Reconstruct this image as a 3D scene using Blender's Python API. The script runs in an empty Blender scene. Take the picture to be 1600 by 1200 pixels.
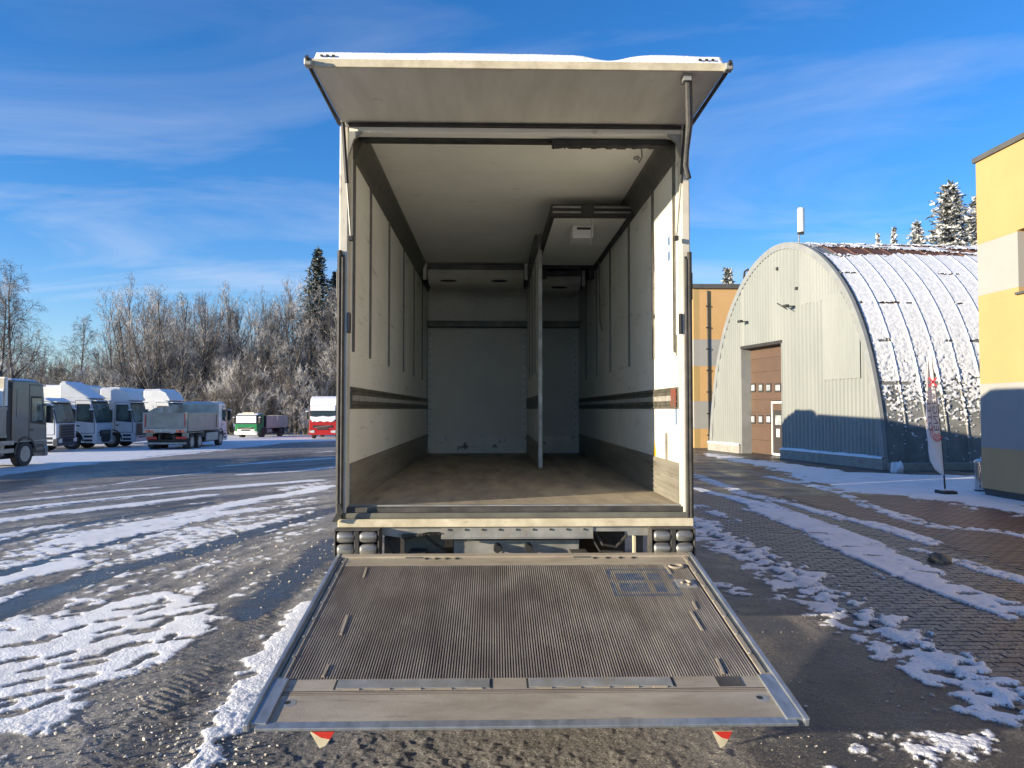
import bpy, bmesh, math, random
import numpy as np
from mathutils import Vector, Matrix

SC = bpy.context.scene
COL = SC.collection
random.seed(7)

# ------------------------------------------------------------------ camera
EYE = 1.9
F = 1180.0                                   # focal length in photo pixels (1600 wide)
YAW = math.atan(29 / F)
PITCH = math.atan(39 / F)
cam = bpy.data.cameras.new('camera')
cam.sensor_width = 36
cam.lens = 36 * F / 1600
cam.clip_start = 0.05
cam.clip_end = 3000
camo = bpy.data.objects.new('camera', cam)
COL.objects.link(camo)
camo.location = (0, 0, EYE)
camo.rotation_euler = (math.pi / 2 + PITCH, 0, -YAW)
SC.camera = camo

# ------------------------------------------------------------------ sun and sky
SUN_EL = math.radians(9.6)
SUN_H = Vector((0.926, 0.376, 0)).normalized()          # the way the sunlight travels over the ground
SUN_DIR = Vector((SUN_H.x * math.cos(SUN_EL), SUN_H.y * math.cos(SUN_EL), -math.sin(SUN_EL)))
sun = bpy.data.lights.new('sun', 'SUN')
sun.energy = 5.0
sun.angle = math.radians(0.5)
sun.color = (1.0, 0.85, 0.62)
suno = bpy.data.objects.new('sun', sun)
COL.objects.link(suno)
suno.rotation_euler = SUN_DIR.to_track_quat('-Z', 'Y').to_euler()
suno.location = (-30, -12, 20)

world = bpy.data.worlds.new('World')
SC.world = world
world.use_nodes = True
wn = world.node_tree.nodes
wl = world.node_tree.links
wn.clear()


def wnode(t, **k):
    n = wn.new(t)
    for a, v in k.items():
        setattr(n, a, v)
    return n


w_out = wnode('ShaderNodeOutputWorld')
w_bg = wnode('ShaderNodeBackground')
w_bg.inputs['Strength'].default_value = 0.118
w_sky = wnode('ShaderNodeTexSky', sky_type='NISHITA', sun_disc=False)
w_sky.sun_elevation = SUN_EL
w_sky.sun_rotation = math.atan2(-SUN_H.x, -SUN_H.y)
w_sky.altitude = 60
w_sky.air_density = 1.0
w_sky.dust_density = 0.05
w_sky.ozone_density = 3.4
w_hsv = wnode('ShaderNodeHueSaturation')
w_hsv.inputs['Saturation'].default_value = 1.19
w_hsv.inputs['Value'].default_value = 1.0
wl.new(w_sky.outputs[0], w_hsv.inputs['Color'])
w_tc = wnode('ShaderNodeTexCoord')
w_sep = wnode('ShaderNodeSeparateXYZ')
wl.new(w_tc.outputs['Generated'], w_sep.inputs[0])


def wmath(op, a, b=None, clamp=False):
    n = wnode('ShaderNodeMath', operation=op, use_clamp=clamp)
    for i, v in enumerate((a, b)):
        if v is None:
            continue
        if isinstance(v, (int, float)):
            n.inputs[i].default_value = v
        else:
            wl.new(v, n.inputs[i])
    return n.outputs[0]


# clouds: the view direction projected on a cloud sheet overhead
w_zp = wmath('ADD', wmath('MAXIMUM', w_sep.outputs[2], 0.0), 0.12)
w_comb = wnode('ShaderNodeCombineXYZ')
wl.new(wmath('DIVIDE', w_sep.outputs[0], w_zp), w_comb.inputs[0])
wl.new(wmath('DIVIDE', w_sep.outputs[1], w_zp), w_comb.inputs[1])
w_map = wnode('ShaderNodeMapping')
w_map.inputs['Rotation'].default_value = (0, 0, math.radians(48))
w_map.inputs['Scale'].default_value = (0.75, 1.55, 1)
w_map.inputs['Location'].default_value = (2.3, 1.15, 0)
wl.new(w_comb.outputs[0], w_map.inputs[0])
w_n1 = wnode('ShaderNodeTexNoise')
w_n1.inputs['Scale'].default_value = 0.8
w_n1.inputs['Detail'].default_value = 9
w_n1.inputs['Roughness'].default_value = 0.58
w_n1.inputs['Distortion'].default_value = 0.8
wl.new(w_map.outputs[0], w_n1.inputs['Vector'])
w_r1 = wnode('ShaderNodeValToRGB')
w_r1.color_ramp.elements[0].position = 0.46
w_r1.color_ramp.elements[0].color = (0, 0, 0, 1)
w_r1.color_ramp.elements[1].position = 0.74
w_r1.color_ramp.elements[1].color = (1, 1, 1, 1)
wl.new(w_n1.outputs[0], w_r1.inputs[0])
w_low = wmath('SUBTRACT', 1.0, wmath('MULTIPLY', wmath('ABSOLUTE', w_sep.outputs[2]), 3.6), True)
w_cf = wmath('MULTIPLY', w_r1.outputs[0], wmath('ADD', wmath('MULTIPLY', w_low, 0.40), 0.30), True)
w_haze = wmath('MULTIPLY', wmath('POWER', w_low, 2.0), 0.30)
w_cf2 = wmath('MAXIMUM', w_cf, w_haze)
w_mix = wnode('ShaderNodeMixRGB')
w_mix.inputs[2].default_value = (3.6, 3.75, 4.3, 1)
wl.new(w_cf2, w_mix.inputs[0])
w_tint = wnode('ShaderNodeMixRGB', blend_type='MULTIPLY')
w_tint.inputs[0].default_value = 1.0
w_tint.inputs[2].default_value = (0.82, 0.93, 1.16, 1)
wl.new(w_hsv.outputs[0], w_tint.inputs[1])
wl.new(w_tint.outputs[0], w_mix.inputs[1])
wl.new(w_mix.outputs[0], w_bg.inputs['Color'])
wl.new(w_bg.outputs[0], w_out.inputs['Surface'])

SC.view_settings.view_transform = 'Standard'
SC.view_settings.look = 'None'
SC.view_settings.gamma = 1
SC.view_settings.use_curve_mapping = False
SC.view_settings.exposure = 1.0
SC.cycles.use_denoising = True
SC.cycles.max_bounces = 10
SC.cycles.diffuse_bounces = 6
SC.cycles.glossy_bounces = 3

# ------------------------------------------------------------------ measuring helpers (design numbers read off the photograph)
_fw = np.array([math.sin(YAW) * math.cos(PITCH), math.cos(YAW) * math.cos(PITCH), math.sin(PITCH)])
_rt = np.array([math.cos(YAW), -math.sin(YAW), 0])
_up = np.cross(_rt, _fw)
_C = np.array([0, 0, EYE])


def ray(px, py):
    return _fw + _rt * (px - 800) / F + _up * (600 - py) / F


def zg(x, y):
    """height of the yard: level on the right, falling gently away to the left"""
    a = np.degrees(np.arctan2(-np.asarray(x, float), np.asarray(y, float)))
    s = np.clip((a + 5) / 15, 0, 1)
    s = np.where(a > 90, np.clip((180 - a) / 90, 0, 1), s)
    s = s * s * (3 - 2 * s)
    r = np.minimum(np.hypot(x, y), 120)
    return -0.012 * np.maximum(0, r - 5) * s


def gp(px, py):
    d = ray(px, py)
    z = 0.0
    for _ in range(40):
        t = (z - EYE) / d[2]
        p = _C + d * t
        z = float(zg(p[0], p[1]))
    return p


def at(px, py, Y):
    d = ray(px, py)
    return _C + d * Y / d[1]


def on_plane(px, py, p0, n):
    d = ray(px, py)
    return _C + d * (np.dot(np.array(p0) - _C, n) / np.dot(d, n))


# ------------------------------------------------------------------ mesh builder
class MB:
    def __init__(s):
        s.v = []
        s.f = []
        s.m = []

    def add(s, vs, fs, mi=0):
        o = len(s.v)
        s.v += [tuple(v) for v in vs]
        s.f += [tuple(i + o for i in f) for f in fs]
        s.m += [mi] * len(fs)
        return s

    def box(s, x0, x1, y0, y1, z0, z1, mi=0):
        vs = [(x0, y0, z0), (x1, y0, z0), (x1, y1, z0), (x0, y1, z0), (x0, y0, z1), (x1, y0, z1), (x1, y1, z1), (x0, y1, z1)]
        return s.hexa(vs, mi)

    def hexa(s, vs, mi=0):
        return s.add(vs, [(0, 3, 2, 1), (4, 5, 6, 7), (0, 1, 5, 4), (1, 2, 6, 5), (2, 3, 7, 6), (3, 0, 4, 7)], mi)

    def bar(s, p0, p1, w, h, up=(0, 0, 1), mi=0):
        p0 = Vector(p0); p1 = Vector(p1)
        d = (p1 - p0).normalized()
        r = d.cross(Vector(up)).normalized() * w / 2
        u = r.cross(d).normalized() * h / 2
        vs = [p0 - r - u, p0 + r - u, p1 + r - u, p1 - r - u, p0 - r + u, p0 + r + u, p1 + r + u, p1 - r + u]
        return s.hexa(vs, mi)

    def prism(s, poly, a, b, axis='y', mi=0):
        """poly in the other two axes (xz for y, yz for x, xy for z)"""
        n = len(poly)

        def P(p, t):
            if axis == 'y':
                return (p[0], t, p[1])
            if axis == 'x':
                return (t, p[0], p[1])
            return (p[0], p[1], t)
        vs = [P(p, a) for p in poly] + [P(p, b) for p in poly]
        fs = [(i, (i + 1) % n, n + (i + 1) % n, n + i) for i in range(n)]
        fs += [tuple(range(n))[::-1], tuple(range(n, 2 * n))]
        return s.add(vs, fs, mi)

    def cyl(s, p0, p1, r, n=12, r2=None, mi=0):
        return s.tube([p0, p1], [r, r if r2 is None else r2], n, mi)

    def tube(s, pts, rs, n=8, mi=0, cap=True):
        pts = [Vector(p) for p in pts]
        if isinstance(rs, (int, float)):
            rs = [rs] * len(pts)
        rings = []
        ref = None
        for i, p in enumerate(pts):
            d = (pts[min(i + 1, len(pts) - 1)] - pts[max(i - 1, 0)]).normalized()
            if ref is None:
                ref = Vector((0, 0, 1)) if abs(d.z) < 0.9 else Vector((1, 0, 0))
            a = d.cross(ref)
            if a.length < 1e-4:
                a = d.orthogonal()
            a.normalize()
            b = d.cross(a)
            ref = b.cross(d) if False else ref
            rings.append([p + (a * math.cos(2 * math.pi * k / n) + b * math.sin(2 * math.pi * k / n)) * rs[i] for k in range(n)])
        vs = [v for r in rings for v in r]
        fs = []
        for i in range(len(pts) - 1):
            for k in range(n):
                k2 = (k + 1) % n
                fs.append((i * n + k, i * n + k2, (i + 1) * n + k2, (i + 1) * n + k))
        if cap:
            fs.append(tuple(range(n))[::-1])
            fs.append(tuple(range((len(pts) - 1) * n, len(pts) * n)))
        return s.add(vs, fs, mi)

    def lathe(s, prof, c, axis, n=20, mi=0):
        """prof: (radius, offset) pairs along axis through c"""
        c = Vector(c); ax = Vector(axis).normalized()
        a = ax.orthogonal().normalized(); b = ax.cross(a)
        vs = []
        for r, o in prof:
            for k in range(n):
                t = 2 * math.pi * k / n
                vs.append(c + ax * o + (a * math.cos(t) + b * math.sin(t)) * r)
        fs = []
        for i in range(len(prof) - 1):
            for k in range(n):
                k2 = (k + 1) % n
                fs.append((i * n + k, i * n + k2, (i + 1) * n + k2, (i + 1) * n + k))
        fs.append(tuple(range(n))[::-1])
        fs.append(tuple(range((len(prof) - 1) * n, len(prof) * n)))
        return s.add(vs, fs, mi)

    def build(s, name, mat, parent=None, org=(0, 0, 0), bevel=0, smooth=False, fix=True, seg=2):
        me = bpy.data.meshes.new(name)
        o0 = Vector(org)
        me.from_pydata([(v[0] - o0.x, v[1] - o0.y, v[2] - o0.z) for v in s.v], [], s.f)
        mats = mat if isinstance(mat, (list, tuple)) else [mat]
        for m in mats:
            me.materials.append(m)
        if len(mats) > 1:
            me.polygons.foreach_set('material_index', s.m)
        if fix:
            bm = bmesh.new(); bm.from_mesh(me)
            bmesh.ops.recalc_face_normals(bm, faces=bm.faces)
            bm.to_mesh(me); bm.free()
        if smooth:
            me.polygons.foreach_set('use_smooth', [True] * len(me.polygons))
        ob = bpy.data.objects.new(name, me)
        COL.objects.link(ob)
        if parent is not None:
            ob.parent = parent
        if bevel:
            md = ob.modifiers.new('bevel', 'BEVEL')
            md.width = bevel; md.segments = seg; md.limit_method = 'ANGLE'; md.angle_limit = math.radians(40)
        if smooth == 'auto' or (smooth and bevel):
            pass
        return ob


def root(name, loc, rotz, label, cat, group=None):
    o = bpy.data.objects.new(name, None)
    o.empty_display_size = 0.3
    COL.objects.link(o)
    o.location = loc
    o.rotation_euler = (0, 0, rotz)
    return tag(o, label, cat, group)


def tag(o, label=None, cat=None, group=None, kind=None):
    if label: o['label'] = label
    if cat: o['category'] = cat
    if group: o['group'] = group
    if kind: o['kind'] = kind
    return o


def copy_tree(o, parent=None):
    c = o.copy()
    COL.objects.link(c)
    if parent is not None:
        c.parent = parent
    for ch in list(o.children):
        copy_tree(ch, c)
    return c


# ------------------------------------------------------------------ materials
def M(name, base, base2=None, scale=4.0, rough=0.55, rough2=None, metal=0.0, bump=0.0, bscale=60.0, stretch=(1, 1, 1),
      lo=0.35, hi=0.65, detail=6, spec=0.5, scuff=None, scuff_scale=(3, 3, 3), scuff_lo=0.62, scuff_hi=0.72, rnd=0.0, coat=0.0, world_co=False):
    m = bpy.data.materials.new(name)
    m.use_nodes = True
    nt = m.node_tree; N = nt.nodes; L = nt.links
    bs = N['Principled BSDF']
    bs.inputs['Roughness'].default_value = rough
    bs.inputs['Metallic'].default_value = metal
    bs.inputs['Specular IOR Level'].default_value = spec
    bs.inputs['Coat Weight'].default_value = coat
    c1 = (*base, 1)
    bs.inputs['Base Color'].default_value = c1
    tc = N.new('ShaderNodeTexCoord')
    if world_co:
        ge = N.new('ShaderNodeNewGeometry')
        co = ge.outputs['Position']
    else:
        co = tc.outputs['Object']
    cur = None
    if base2 is not None:
        mp = N.new('ShaderNodeMapping'); mp.inputs['Scale'].default_value = stretch
        L.new(co, mp.inputs[0])
        nz = N.new('ShaderNodeTexNoise'); nz.inputs['Scale'].default_value = scale; nz.inputs['Detail'].default_value = detail
        nz.inputs['Roughness'].default_value = 0.62
        L.new(mp.outputs[0], nz.inputs['Vector'])
        rp = N.new('ShaderNodeMapRange'); rp.inputs['From Min'].default_value = lo; rp.inputs['From Max'].default_value = hi
        L.new(nz.outputs[0], rp.inputs['Value'])
        mx = N.new('ShaderNodeMixRGB'); mx.inputs[1].default_value = c1; mx.inputs[2].default_value = (*base2, 1)
        L.new(rp.outputs[0], mx.inputs[0])
        cur = mx.outputs[0]
        if rough2 is not None:
            rr = N.new('ShaderNodeMapRange'); rr.inputs['To Min'].default_value = rough; rr.inputs['To Max'].default_value = rough2
            L.new(rp.outputs[0], rr.inputs['Value']); L.new(rr.outputs[0], bs.inputs['Roughness'])
    if scuff is not None:
        mp2 = N.new('ShaderNodeMapping'); mp2.inputs['Scale'].default_value = scuff_scale
        L.new(co, mp2.inputs[0])
        n2 = N.new('ShaderNodeTexNoise'); n2.inputs['Scale'].default_value = 1.0; n2.inputs['Detail'].default_value = 9; n2.inputs['Roughness'].default_value = 0.7
        L.new(mp2.outputs[0], n2.inputs['Vector'])
        r2 = N.new('ShaderNodeMapRange'); r2.inputs['From Min'].default_value = scuff_lo; r2.inputs['From Max'].default_value = scuff_hi
        L.new(n2.outputs[0], r2.inputs['Value'])
        m2 = N.new('ShaderNodeMixRGB'); m2.inputs[2].default_value = (*scuff, 1)
        if cur is not None: L.new(cur, m2.inputs[1])
        else: m2.inputs[1].default_value = c1
        L.new(r2.outputs[0], m2.inputs[0])
        cur = m2.outputs[0]
    if rnd:
        oi = N.new('ShaderNodeObjectInfo')
        hs = N.new('ShaderNodeHueSaturation')
        mr = N.new('ShaderNodeMapRange'); mr.inputs['To Min'].default_value = 1 - rnd; mr.inputs['To Max'].default_value = 1 + rnd
        L.new(oi.outputs['Random'], mr.inputs['Value']); L.new(mr.outputs[0], hs.inputs['Value'])
        if cur is not None: L.new(cur, hs.inputs['Color'])
        else: hs.inputs['Color'].default_value = c1
        cur = hs.outputs[0]
    if cur is not None:
        L.new(cur, bs.inputs['Base Color'])
    if bump:
        nb = N.new('ShaderNodeTexNoise'); nb.inputs['Scale'].default_value = bscale; nb.inputs['Detail'].default_value = 5
        L.new(co, nb.inputs['Vector'])
        bp = N.new('ShaderNodeBump'); bp.inputs['Strength'].default_value = bump; bp.inputs['Distance'].default_value = 0.01
        L.new(nb.outputs[0], bp.inputs['Height']); L.new(bp.outputs[0], bs.inputs['Normal'])
    return m


m_snow = M('snow', (0.84, 0.86, 0.90), (0.78, 0.80, 0.85), 3, rough=0.7, bump=0.5, bscale=45, spec=0.3)
m_snow_thin = M('thin_snow', (0.82, 0.84, 0.87), (0.62, 0.63, 0.64), 9, rough=0.75, bump=0.6, bscale=30, spec=0.25)
m_black = M('black_rubber', (0.018, 0.018, 0.019), (0.05, 0.048, 0.045), 9, rough=0.6, bump=0.2)
m_blackpl = M('black_plastic', (0.02, 0.02, 0.022), (0.035, 0.034, 0.033), 5, rough=0.45)
m_tyre = M('tyre_rubber', (0.02, 0.02, 0.02), (0.06, 0.055, 0.05), 6, rough=0.8)
m_chassis = M('chassis_grime', (0.03, 0.03, 0.032), (0.09, 0.085, 0.075), 5, rough=0.7)
m_alu = M('aluminium', (0.42, 0.42, 0.41), (0.30, 0.29, 0.27), 6, rough=0.42, rough2=0.6, metal=0.7, bump=0.08)
m_wall = M('grp_wall', (0.85, 0.855, 0.81), (0.76, 0.76, 0.71), 1.6, rough=0.35, scuff=(0.30, 0.28, 0.23), scuff_scale=(14, 1.6, 11), scuff_lo=0.58, scuff_hi=0.76, spec=0.45)
m_ceil = M('grp_ceiling', (0.86, 0.865, 0.82), (0.78, 0.78, 0.73), 1.3, rough=0.4, scuff=(0.34, 0.32, 0.27), scuff_scale=(4, 7, 4), scuff_lo=0.61, scuff_hi=0.8)
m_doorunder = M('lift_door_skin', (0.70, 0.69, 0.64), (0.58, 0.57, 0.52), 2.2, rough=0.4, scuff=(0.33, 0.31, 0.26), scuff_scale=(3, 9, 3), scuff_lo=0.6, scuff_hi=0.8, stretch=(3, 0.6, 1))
m_cream = M('cream_edge', (0.66, 0.60, 0.45), (0.45, 0.40, 0.28), 7, rough=0.6, scuff=(0.18, 0.15, 0.10), scuff_scale=(6, 6, 30), scuff_lo=0.6, scuff_hi=0.75)
m_white = M('white_paint', (0.78, 0.78, 0.76), (0.70, 0.70, 0.67), 3, rough=0.35)
m_rail = M('grey_rail', (0.17, 0.17, 0.155), (0.11, 0.11, 0.10), 8, rough=0.45, metal=0.5)
m_slot = M('slot_rail', (0.24, 0.235, 0.21), (0.15, 0.145, 0.13), 10, rough=0.45, metal=0.5)
m_dark = M('dark_groove', (0.025, 0.025, 0.023), rough=0.7)
m_lash = M('lashing_rail', (0.085, 0.085, 0.075), (0.20, 0.19, 0.16), 11, rough=0.5, metal=0.4, scuff=(0.26, 0.08, 0.045), scuff_scale=(5, 5, 20), scuff_lo=0.62, scuff_hi=0.7)
m_kick = M('kick_plate', (0.34, 0.325, 0.28), (0.22, 0.20, 0.165), 2.5, rough=0.5, metal=0.35, stretch=(1, 0.35, 3), scuff=(0.10, 0.09, 0.075), scuff_scale=(25, 1.5, 25), scuff_lo=0.56, scuff_hi=0.72)
m_floor = M('box_floor', (0.42, 0.355, 0.26), (0.27, 0.23, 0.175), 2.6, rough=0.55, rough2=0.75, stretch=(2.2, 0.5, 1), bump=0.25, bscale=180, scuff=(0.12, 0.10, 0.075), scuff_scale=(7, 1.2, 5), scuff_lo=0.56, scuff_hi=0.74)
m_evap = M('evaporator_case', (0.66, 0.65, 0.59), (0.54, 0.53, 0.47), 3, rough=0.45)
m_deck = M('deck_aluminium', (0.44, 0.385, 0.30), (0.30, 0.255, 0.19), 3.2, rough=0.5, rough2=0.62, metal=0.15, bump=0.12, bscale=90, stretch=(0.8, 2.0, 1), scuff=(0.17, 0.14, 0.105), scuff_scale=(3, 26, 4), scuff_lo=0.58, scuff_hi=0.74)
m_rib = M('deck_rib', (0.40, 0.36, 0.305), (0.235, 0.20, 0.175), 2.2, rough=0.45, metal=0.15, stretch=(2.5, 1, 1), scuff=(0.20, 0.17, 0.14), scuff_scale=(9, 2.2, 3), scuff_lo=0.5, scuff_hi=0.72)
m_groove = M('deck_groove', (0.075, 0.060, 0.055), (0.12, 0.10, 0.088), 6, rough=0.75)
m_edge = M('worn_steel_edge', (0.40, 0.43, 0.46), (0.27, 0.29, 0.31), 7, rough=0.38, metal=0.6, stretch=(3, 1, 1), scuff=(0.36, 0.22, 0.12), scuff_scale=(5, 9, 5), scuff_lo=0.66, scuff_hi=0.74)
m_blue = M('faded_blue_print', (0.075, 0.125, 0.23), (0.25, 0.25, 0.24), 14, rough=0.6, lo=0.4, hi=0.7)
m_galv = M('galvanised_steel', (0.38, 0.385, 0.37), (0.23, 0.23, 0.215), 5, rough=0.45, metal=0.3, scuff=(0.30, 0.26, 0.19), scuff_scale=(14, 14, 3), scuff_lo=0.55, scuff_hi=0.7)
m_olive = M('grey_green_steel', (0.16, 0.16, 0.13), (0.10, 0.10, 0.085), 4, rough=0.6)
m_roller = M('worn_rubber_roller', (0.33, 0.33, 0.32), (0.15, 0.15, 0.145), 14, rough=0.38, metal=0.5, stretch=(0.4, 1, 3))
m_glass = M('window_glass', (0.03, 0.045, 0.042), rough=0.06, spec=0.8)
m_glassgreen = M('cab_glass', (0.012, 0.018, 0.017), (0.13, 0.18, 0.155), 0.9, rough=0.08, spec=0.8)
m_red = M('red_marking', (0.48, 0.03, 0.02), rough=0.45)
m_orange = M('orange_reflector', (0.80, 0.17, 0.03), rough=0.35)
m_yellowst = M('yellow_sticker', (0.75, 0.50, 0.03), rough=0.5)
m_stick = M('blue_sticker', (0.10, 0.19, 0.36), rough=0.5)
m_chrome = M('polished_steel', (0.62, 0.62, 0.62), (0.5, 0.5, 0.5), 3, rough=0.12, metal=1.0)
m_lamp = M('headlamp_lens', (0.55, 0.58, 0.60), rough=0.08, spec=0.9)
m_hangar = M('pale_cladding', (0.285, 0.305, 0.29), (0.245, 0.265, 0.25), 0.8, rough=0.4, stretch=(1, 1, 0.3), rnd=0.035)
m_trim = M('cladding_trim', (0.27, 0.285, 0.28), (0.22, 0.23, 0.23), 2, rough=0.4)
m_roof = M('weathered_roof_sheet', (0.25, 0.255, 0.245), (0.165, 0.17, 0.165), 1.8, rough=0.55, rough2=0.7, rnd=0.18)
m_rust = M('rusty_roof_sheet', (0.15, 0.06, 0.042), (0.07, 0.045, 0.035), 2.6, rough=0.75, rnd=0.2)
m_concrete = M('concrete', (0.36, 0.345, 0.31), (0.26, 0.25, 0.225), 4, rough=0.85, bump=0.3, bscale=40)
m_door = M('brown_door', (0.125, 0.080, 0.055), (0.11, 0.070, 0.048), 2, rough=0.45, rnd=0.04)
m_doordark = M('dark_door', (0.05, 0.043, 0.04), rough=0.45)
m_pane = M('door_pane', (0.50, 0.53, 0.54), (0.25, 0.28, 0.29), 3.5, rough=0.12)
m_yel_shade = M('shade_toned_yellow_render', (0.52, 0.345, 0.175), (0.49, 0.325, 0.165), 1.2, rough=0.9, bump=0.15, bscale=160, scuff=(0.20, 0.16, 0.12), scuff_scale=(2, 2, 0.5), scuff_lo=0.62, scuff_hi=0.9)  # the yellow render with its ochre look in shade put into the colour
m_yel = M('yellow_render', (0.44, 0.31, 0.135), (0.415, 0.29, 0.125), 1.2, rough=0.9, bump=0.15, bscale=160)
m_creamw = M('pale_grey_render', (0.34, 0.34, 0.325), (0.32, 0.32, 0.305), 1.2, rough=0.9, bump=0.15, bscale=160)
m_yel_front = M('shaded_front_yellow_render', (0.60, 0.38, 0.17), (0.56, 0.35, 0.155), 1.0, rough=0.9, bump=0.15, bscale=120)  # yellow render again, shade mixed into the colour for a front face
m_pale_front = M('shaded_front_pale_render', (0.36, 0.37, 0.36), (0.32, 0.33, 0.32), 1.2, rough=0.9, bump=0.1, bscale=120)  # copy of the pale render toned for the shaded front
m_plinth = M('dark_plinth', (0.07, 0.07, 0.07), (0.10, 0.10, 0.095), 3, rough=0.8)
m_flag = M('flag_cloth', (0.80, 0.79, 0.79), (0.74, 0.73, 0.74), 2, rough=0.8)
m_flagtext = M('flag_print', (0.20, 0.18, 0.25), rough=0.8)
m_flagred = M('flag_print_red', (0.62, 0.06, 0.09), rough=0.8)

# twig / needle materials with frost on the faces that look up
def frosted(name, c, c2, amount, frost=(0.74, 0.75, 0.77), nscale=0.5):
    m = M(name, c, c2, 0.6, rough=0.85, world_co=True, rnd=0.12)
    nt = m.node_tree; N = nt.nodes; L = nt.links
    bs = N['Principled BSDF']
    src = bs.inputs['Base Color'].links[0].from_socket
    g = N.new('ShaderNodeNewGeometry')
    nz = N.new('ShaderNodeTexNoise'); nz.inputs['Scale'].default_value = nscale; nz.inputs['Detail'].default_value = 4
    L.new(g.outputs['Position'], nz.inputs['Vector'])
    r = N.new('ShaderNodeMapRange'); r.inputs['From Min'].default_value = 0.62 - amount * 0.35; r.inputs['From Max'].default_value = 0.74 - amount * 0.3
    L.new(nz.outputs[0], r.inputs['Value'])
    mx = N.new('ShaderNodeMixRGB'); mx.inputs[2].default_value = (*frost, 1)
    L.new(r.outputs[0], mx.inputs[0]); L.new(src, mx.inputs[1]); L.new(mx.outputs[0], bs.inputs['Base Color'])
    return m


m_bark = frosted('bark', (0.07, 0.06, 0.052), (0.13, 0.115, 0.10), 0.18, (0.42, 0.41, 0.40))
m_twig = frosted('frosted_twig', (0.135, 0.115, 0.096), (0.22, 0.203, 0.182), 0.46, (0.52, 0.50, 0.475))
m_shrubtw = frosted('frosty_shrub_twig', (0.105, 0.09, 0.075), (0.205, 0.19, 0.168), 0.45, (0.60, 0.585, 0.56))
m_twigd = frosted('birch_twig', (0.10, 0.085, 0.075), (0.16, 0.135, 0.115), 0.22, (0.55, 0.54, 0.53))
m_needle = frosted('needles', (0.030, 0.042, 0.030), (0.055, 0.065, 0.045), 0.22, (0.5, 0.52, 0.54), 3.0)
m_needles = frosted('snowy_needles', (0.045, 0.055, 0.045), (0.085, 0.09, 0.075), 0.52, (0.66, 0.67, 0.68), 2.2)
#PART2
# ------------------------------------------------------------------ value noise for relief
_rng = np.random.default_rng(11)
_TAB = _rng.random((256, 256))


def vnoise(x, y, seed=0):
    x = np.asarray(x, float) + seed * 37.7; y = np.asarray(y, float) + seed * 91.3
    xi = np.floor(x).astype(int); yi = np.floor(y).astype(int)
    fx = x - xi; fy = y - yi
    fx = fx * fx * fx * (fx * (fx * 6 - 15) + 10); fy = fy * fy * fy * (fy * (fy * 6 - 15) + 10)
    a = _TAB[xi & 255, yi & 255]; b = _TAB[(xi + 1) & 255, yi & 255]
    c = _TAB[xi & 255, (yi + 1) & 255]; d = _TAB[(xi + 1) & 255, (yi + 1) & 255]
    return (a * (1 - fx) + b * fx) * (1 - fy) + (c * (1 - fx) + d * fx) * fy


def fbm(x, y, oct=4, seed=0, gain=0.55):
    s = 0; a = 1; t = 0
    for i in range(oct):
        s = s + a * vnoise(x * 2 ** i, y * 2 ** i, seed + i * 3)
        t += a; a *= gain
    return s / t


def sstep(a, b, x):
    t = np.clip((x - a) / (b - a), 0, 1)
    return t * t * (3 - 2 * t)


def grid_mesh(name, X, Y, Z, mat, parent=None, keep=None, smooth=True, attrs=None):
    """X, Y, Z as 2-d arrays; keep: boolean per cell"""
    n, m = X.shape
    co = np.stack([X, Y, Z], -1).reshape(-1, 3)
    i = np.arange(n * m).reshape(n, m)
    q = np.stack([i[:-1, :-1], i[1:, :-1], i[1:, 1:], i[:-1, 1:]], -1)
    q = q.reshape(-1, 4) if keep is None else q[keep]
    used = np.unique(q)
    rem = np.full(n * m, -1); rem[used] = np.arange(len(used))
    q = rem[q]; co = co[used]
    me = bpy.data.meshes.new(name)
    me.vertices.add(len(co)); me.loops.add(q.size); me.polygons.add(len(q))
    me.vertices.foreach_set('co', co.astype(np.float32).ravel())
    me.loops.foreach_set('vertex_index', q.astype(np.int32).ravel())
    me.polygons.foreach_set('loop_start', np.arange(0, q.size, 4, dtype=np.int32))
    me.polygons.foreach_set('use_smooth', np.full(len(q), smooth))
    me.update(calc_edges=True)
    me.validate()
    for k, a in (attrs or {}).items():
        at_ = me.attributes.new(k, 'FLOAT', 'POINT')
        at_.data.foreach_set('value', a.reshape(-1)[used].astype(np.float32))
    me.materials.append(mat)
    ob = bpy.data.objects.new(name, me)
    COL.objects.link(ob)
    if parent is not None:
        ob.parent = parent
    return ob


def snow_slab(parent, x0, x1, y0, y1, z, th=0.09, name='snow_layer', cell=0.14, seed=0, slope=None, org=(0, 0, 0), cover=1.0):
    nx = max(4, int((x1 - x0) / cell)); ny = max(4, int((y1 - y0) / cell))
    X, Y = np.meshgrid(np.linspace(x0, x1, nx + 1), np.linspace(y0, y1, ny + 1), indexing='ij')
    e = np.minimum(np.minimum(X - x0, x1 - X), np.minimum(Y - y0, y1 - Y))
    h = th * np.clip(e / 0.12, 0, 1) ** 0.5 * (0.65 + 0.7 * fbm(X * 2.1, Y * 2.1, 3, seed))
    keep = None
    if cover < 1:
        c = fbm(X * 1.1, Y * 1.1, 3, seed + 5)
        keep = (c[:-1, :-1] < 0.25 + 0.5 * cover)
    Z = z + h - 0.01
    if slope is not None:
        Z = Z + slope(X, Y)
    o = grid_mesh(name, X - org[0], Y - org[1], Z - org[2], m_snow, parent, keep)
    return tag(o, kind='stuff')


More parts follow.
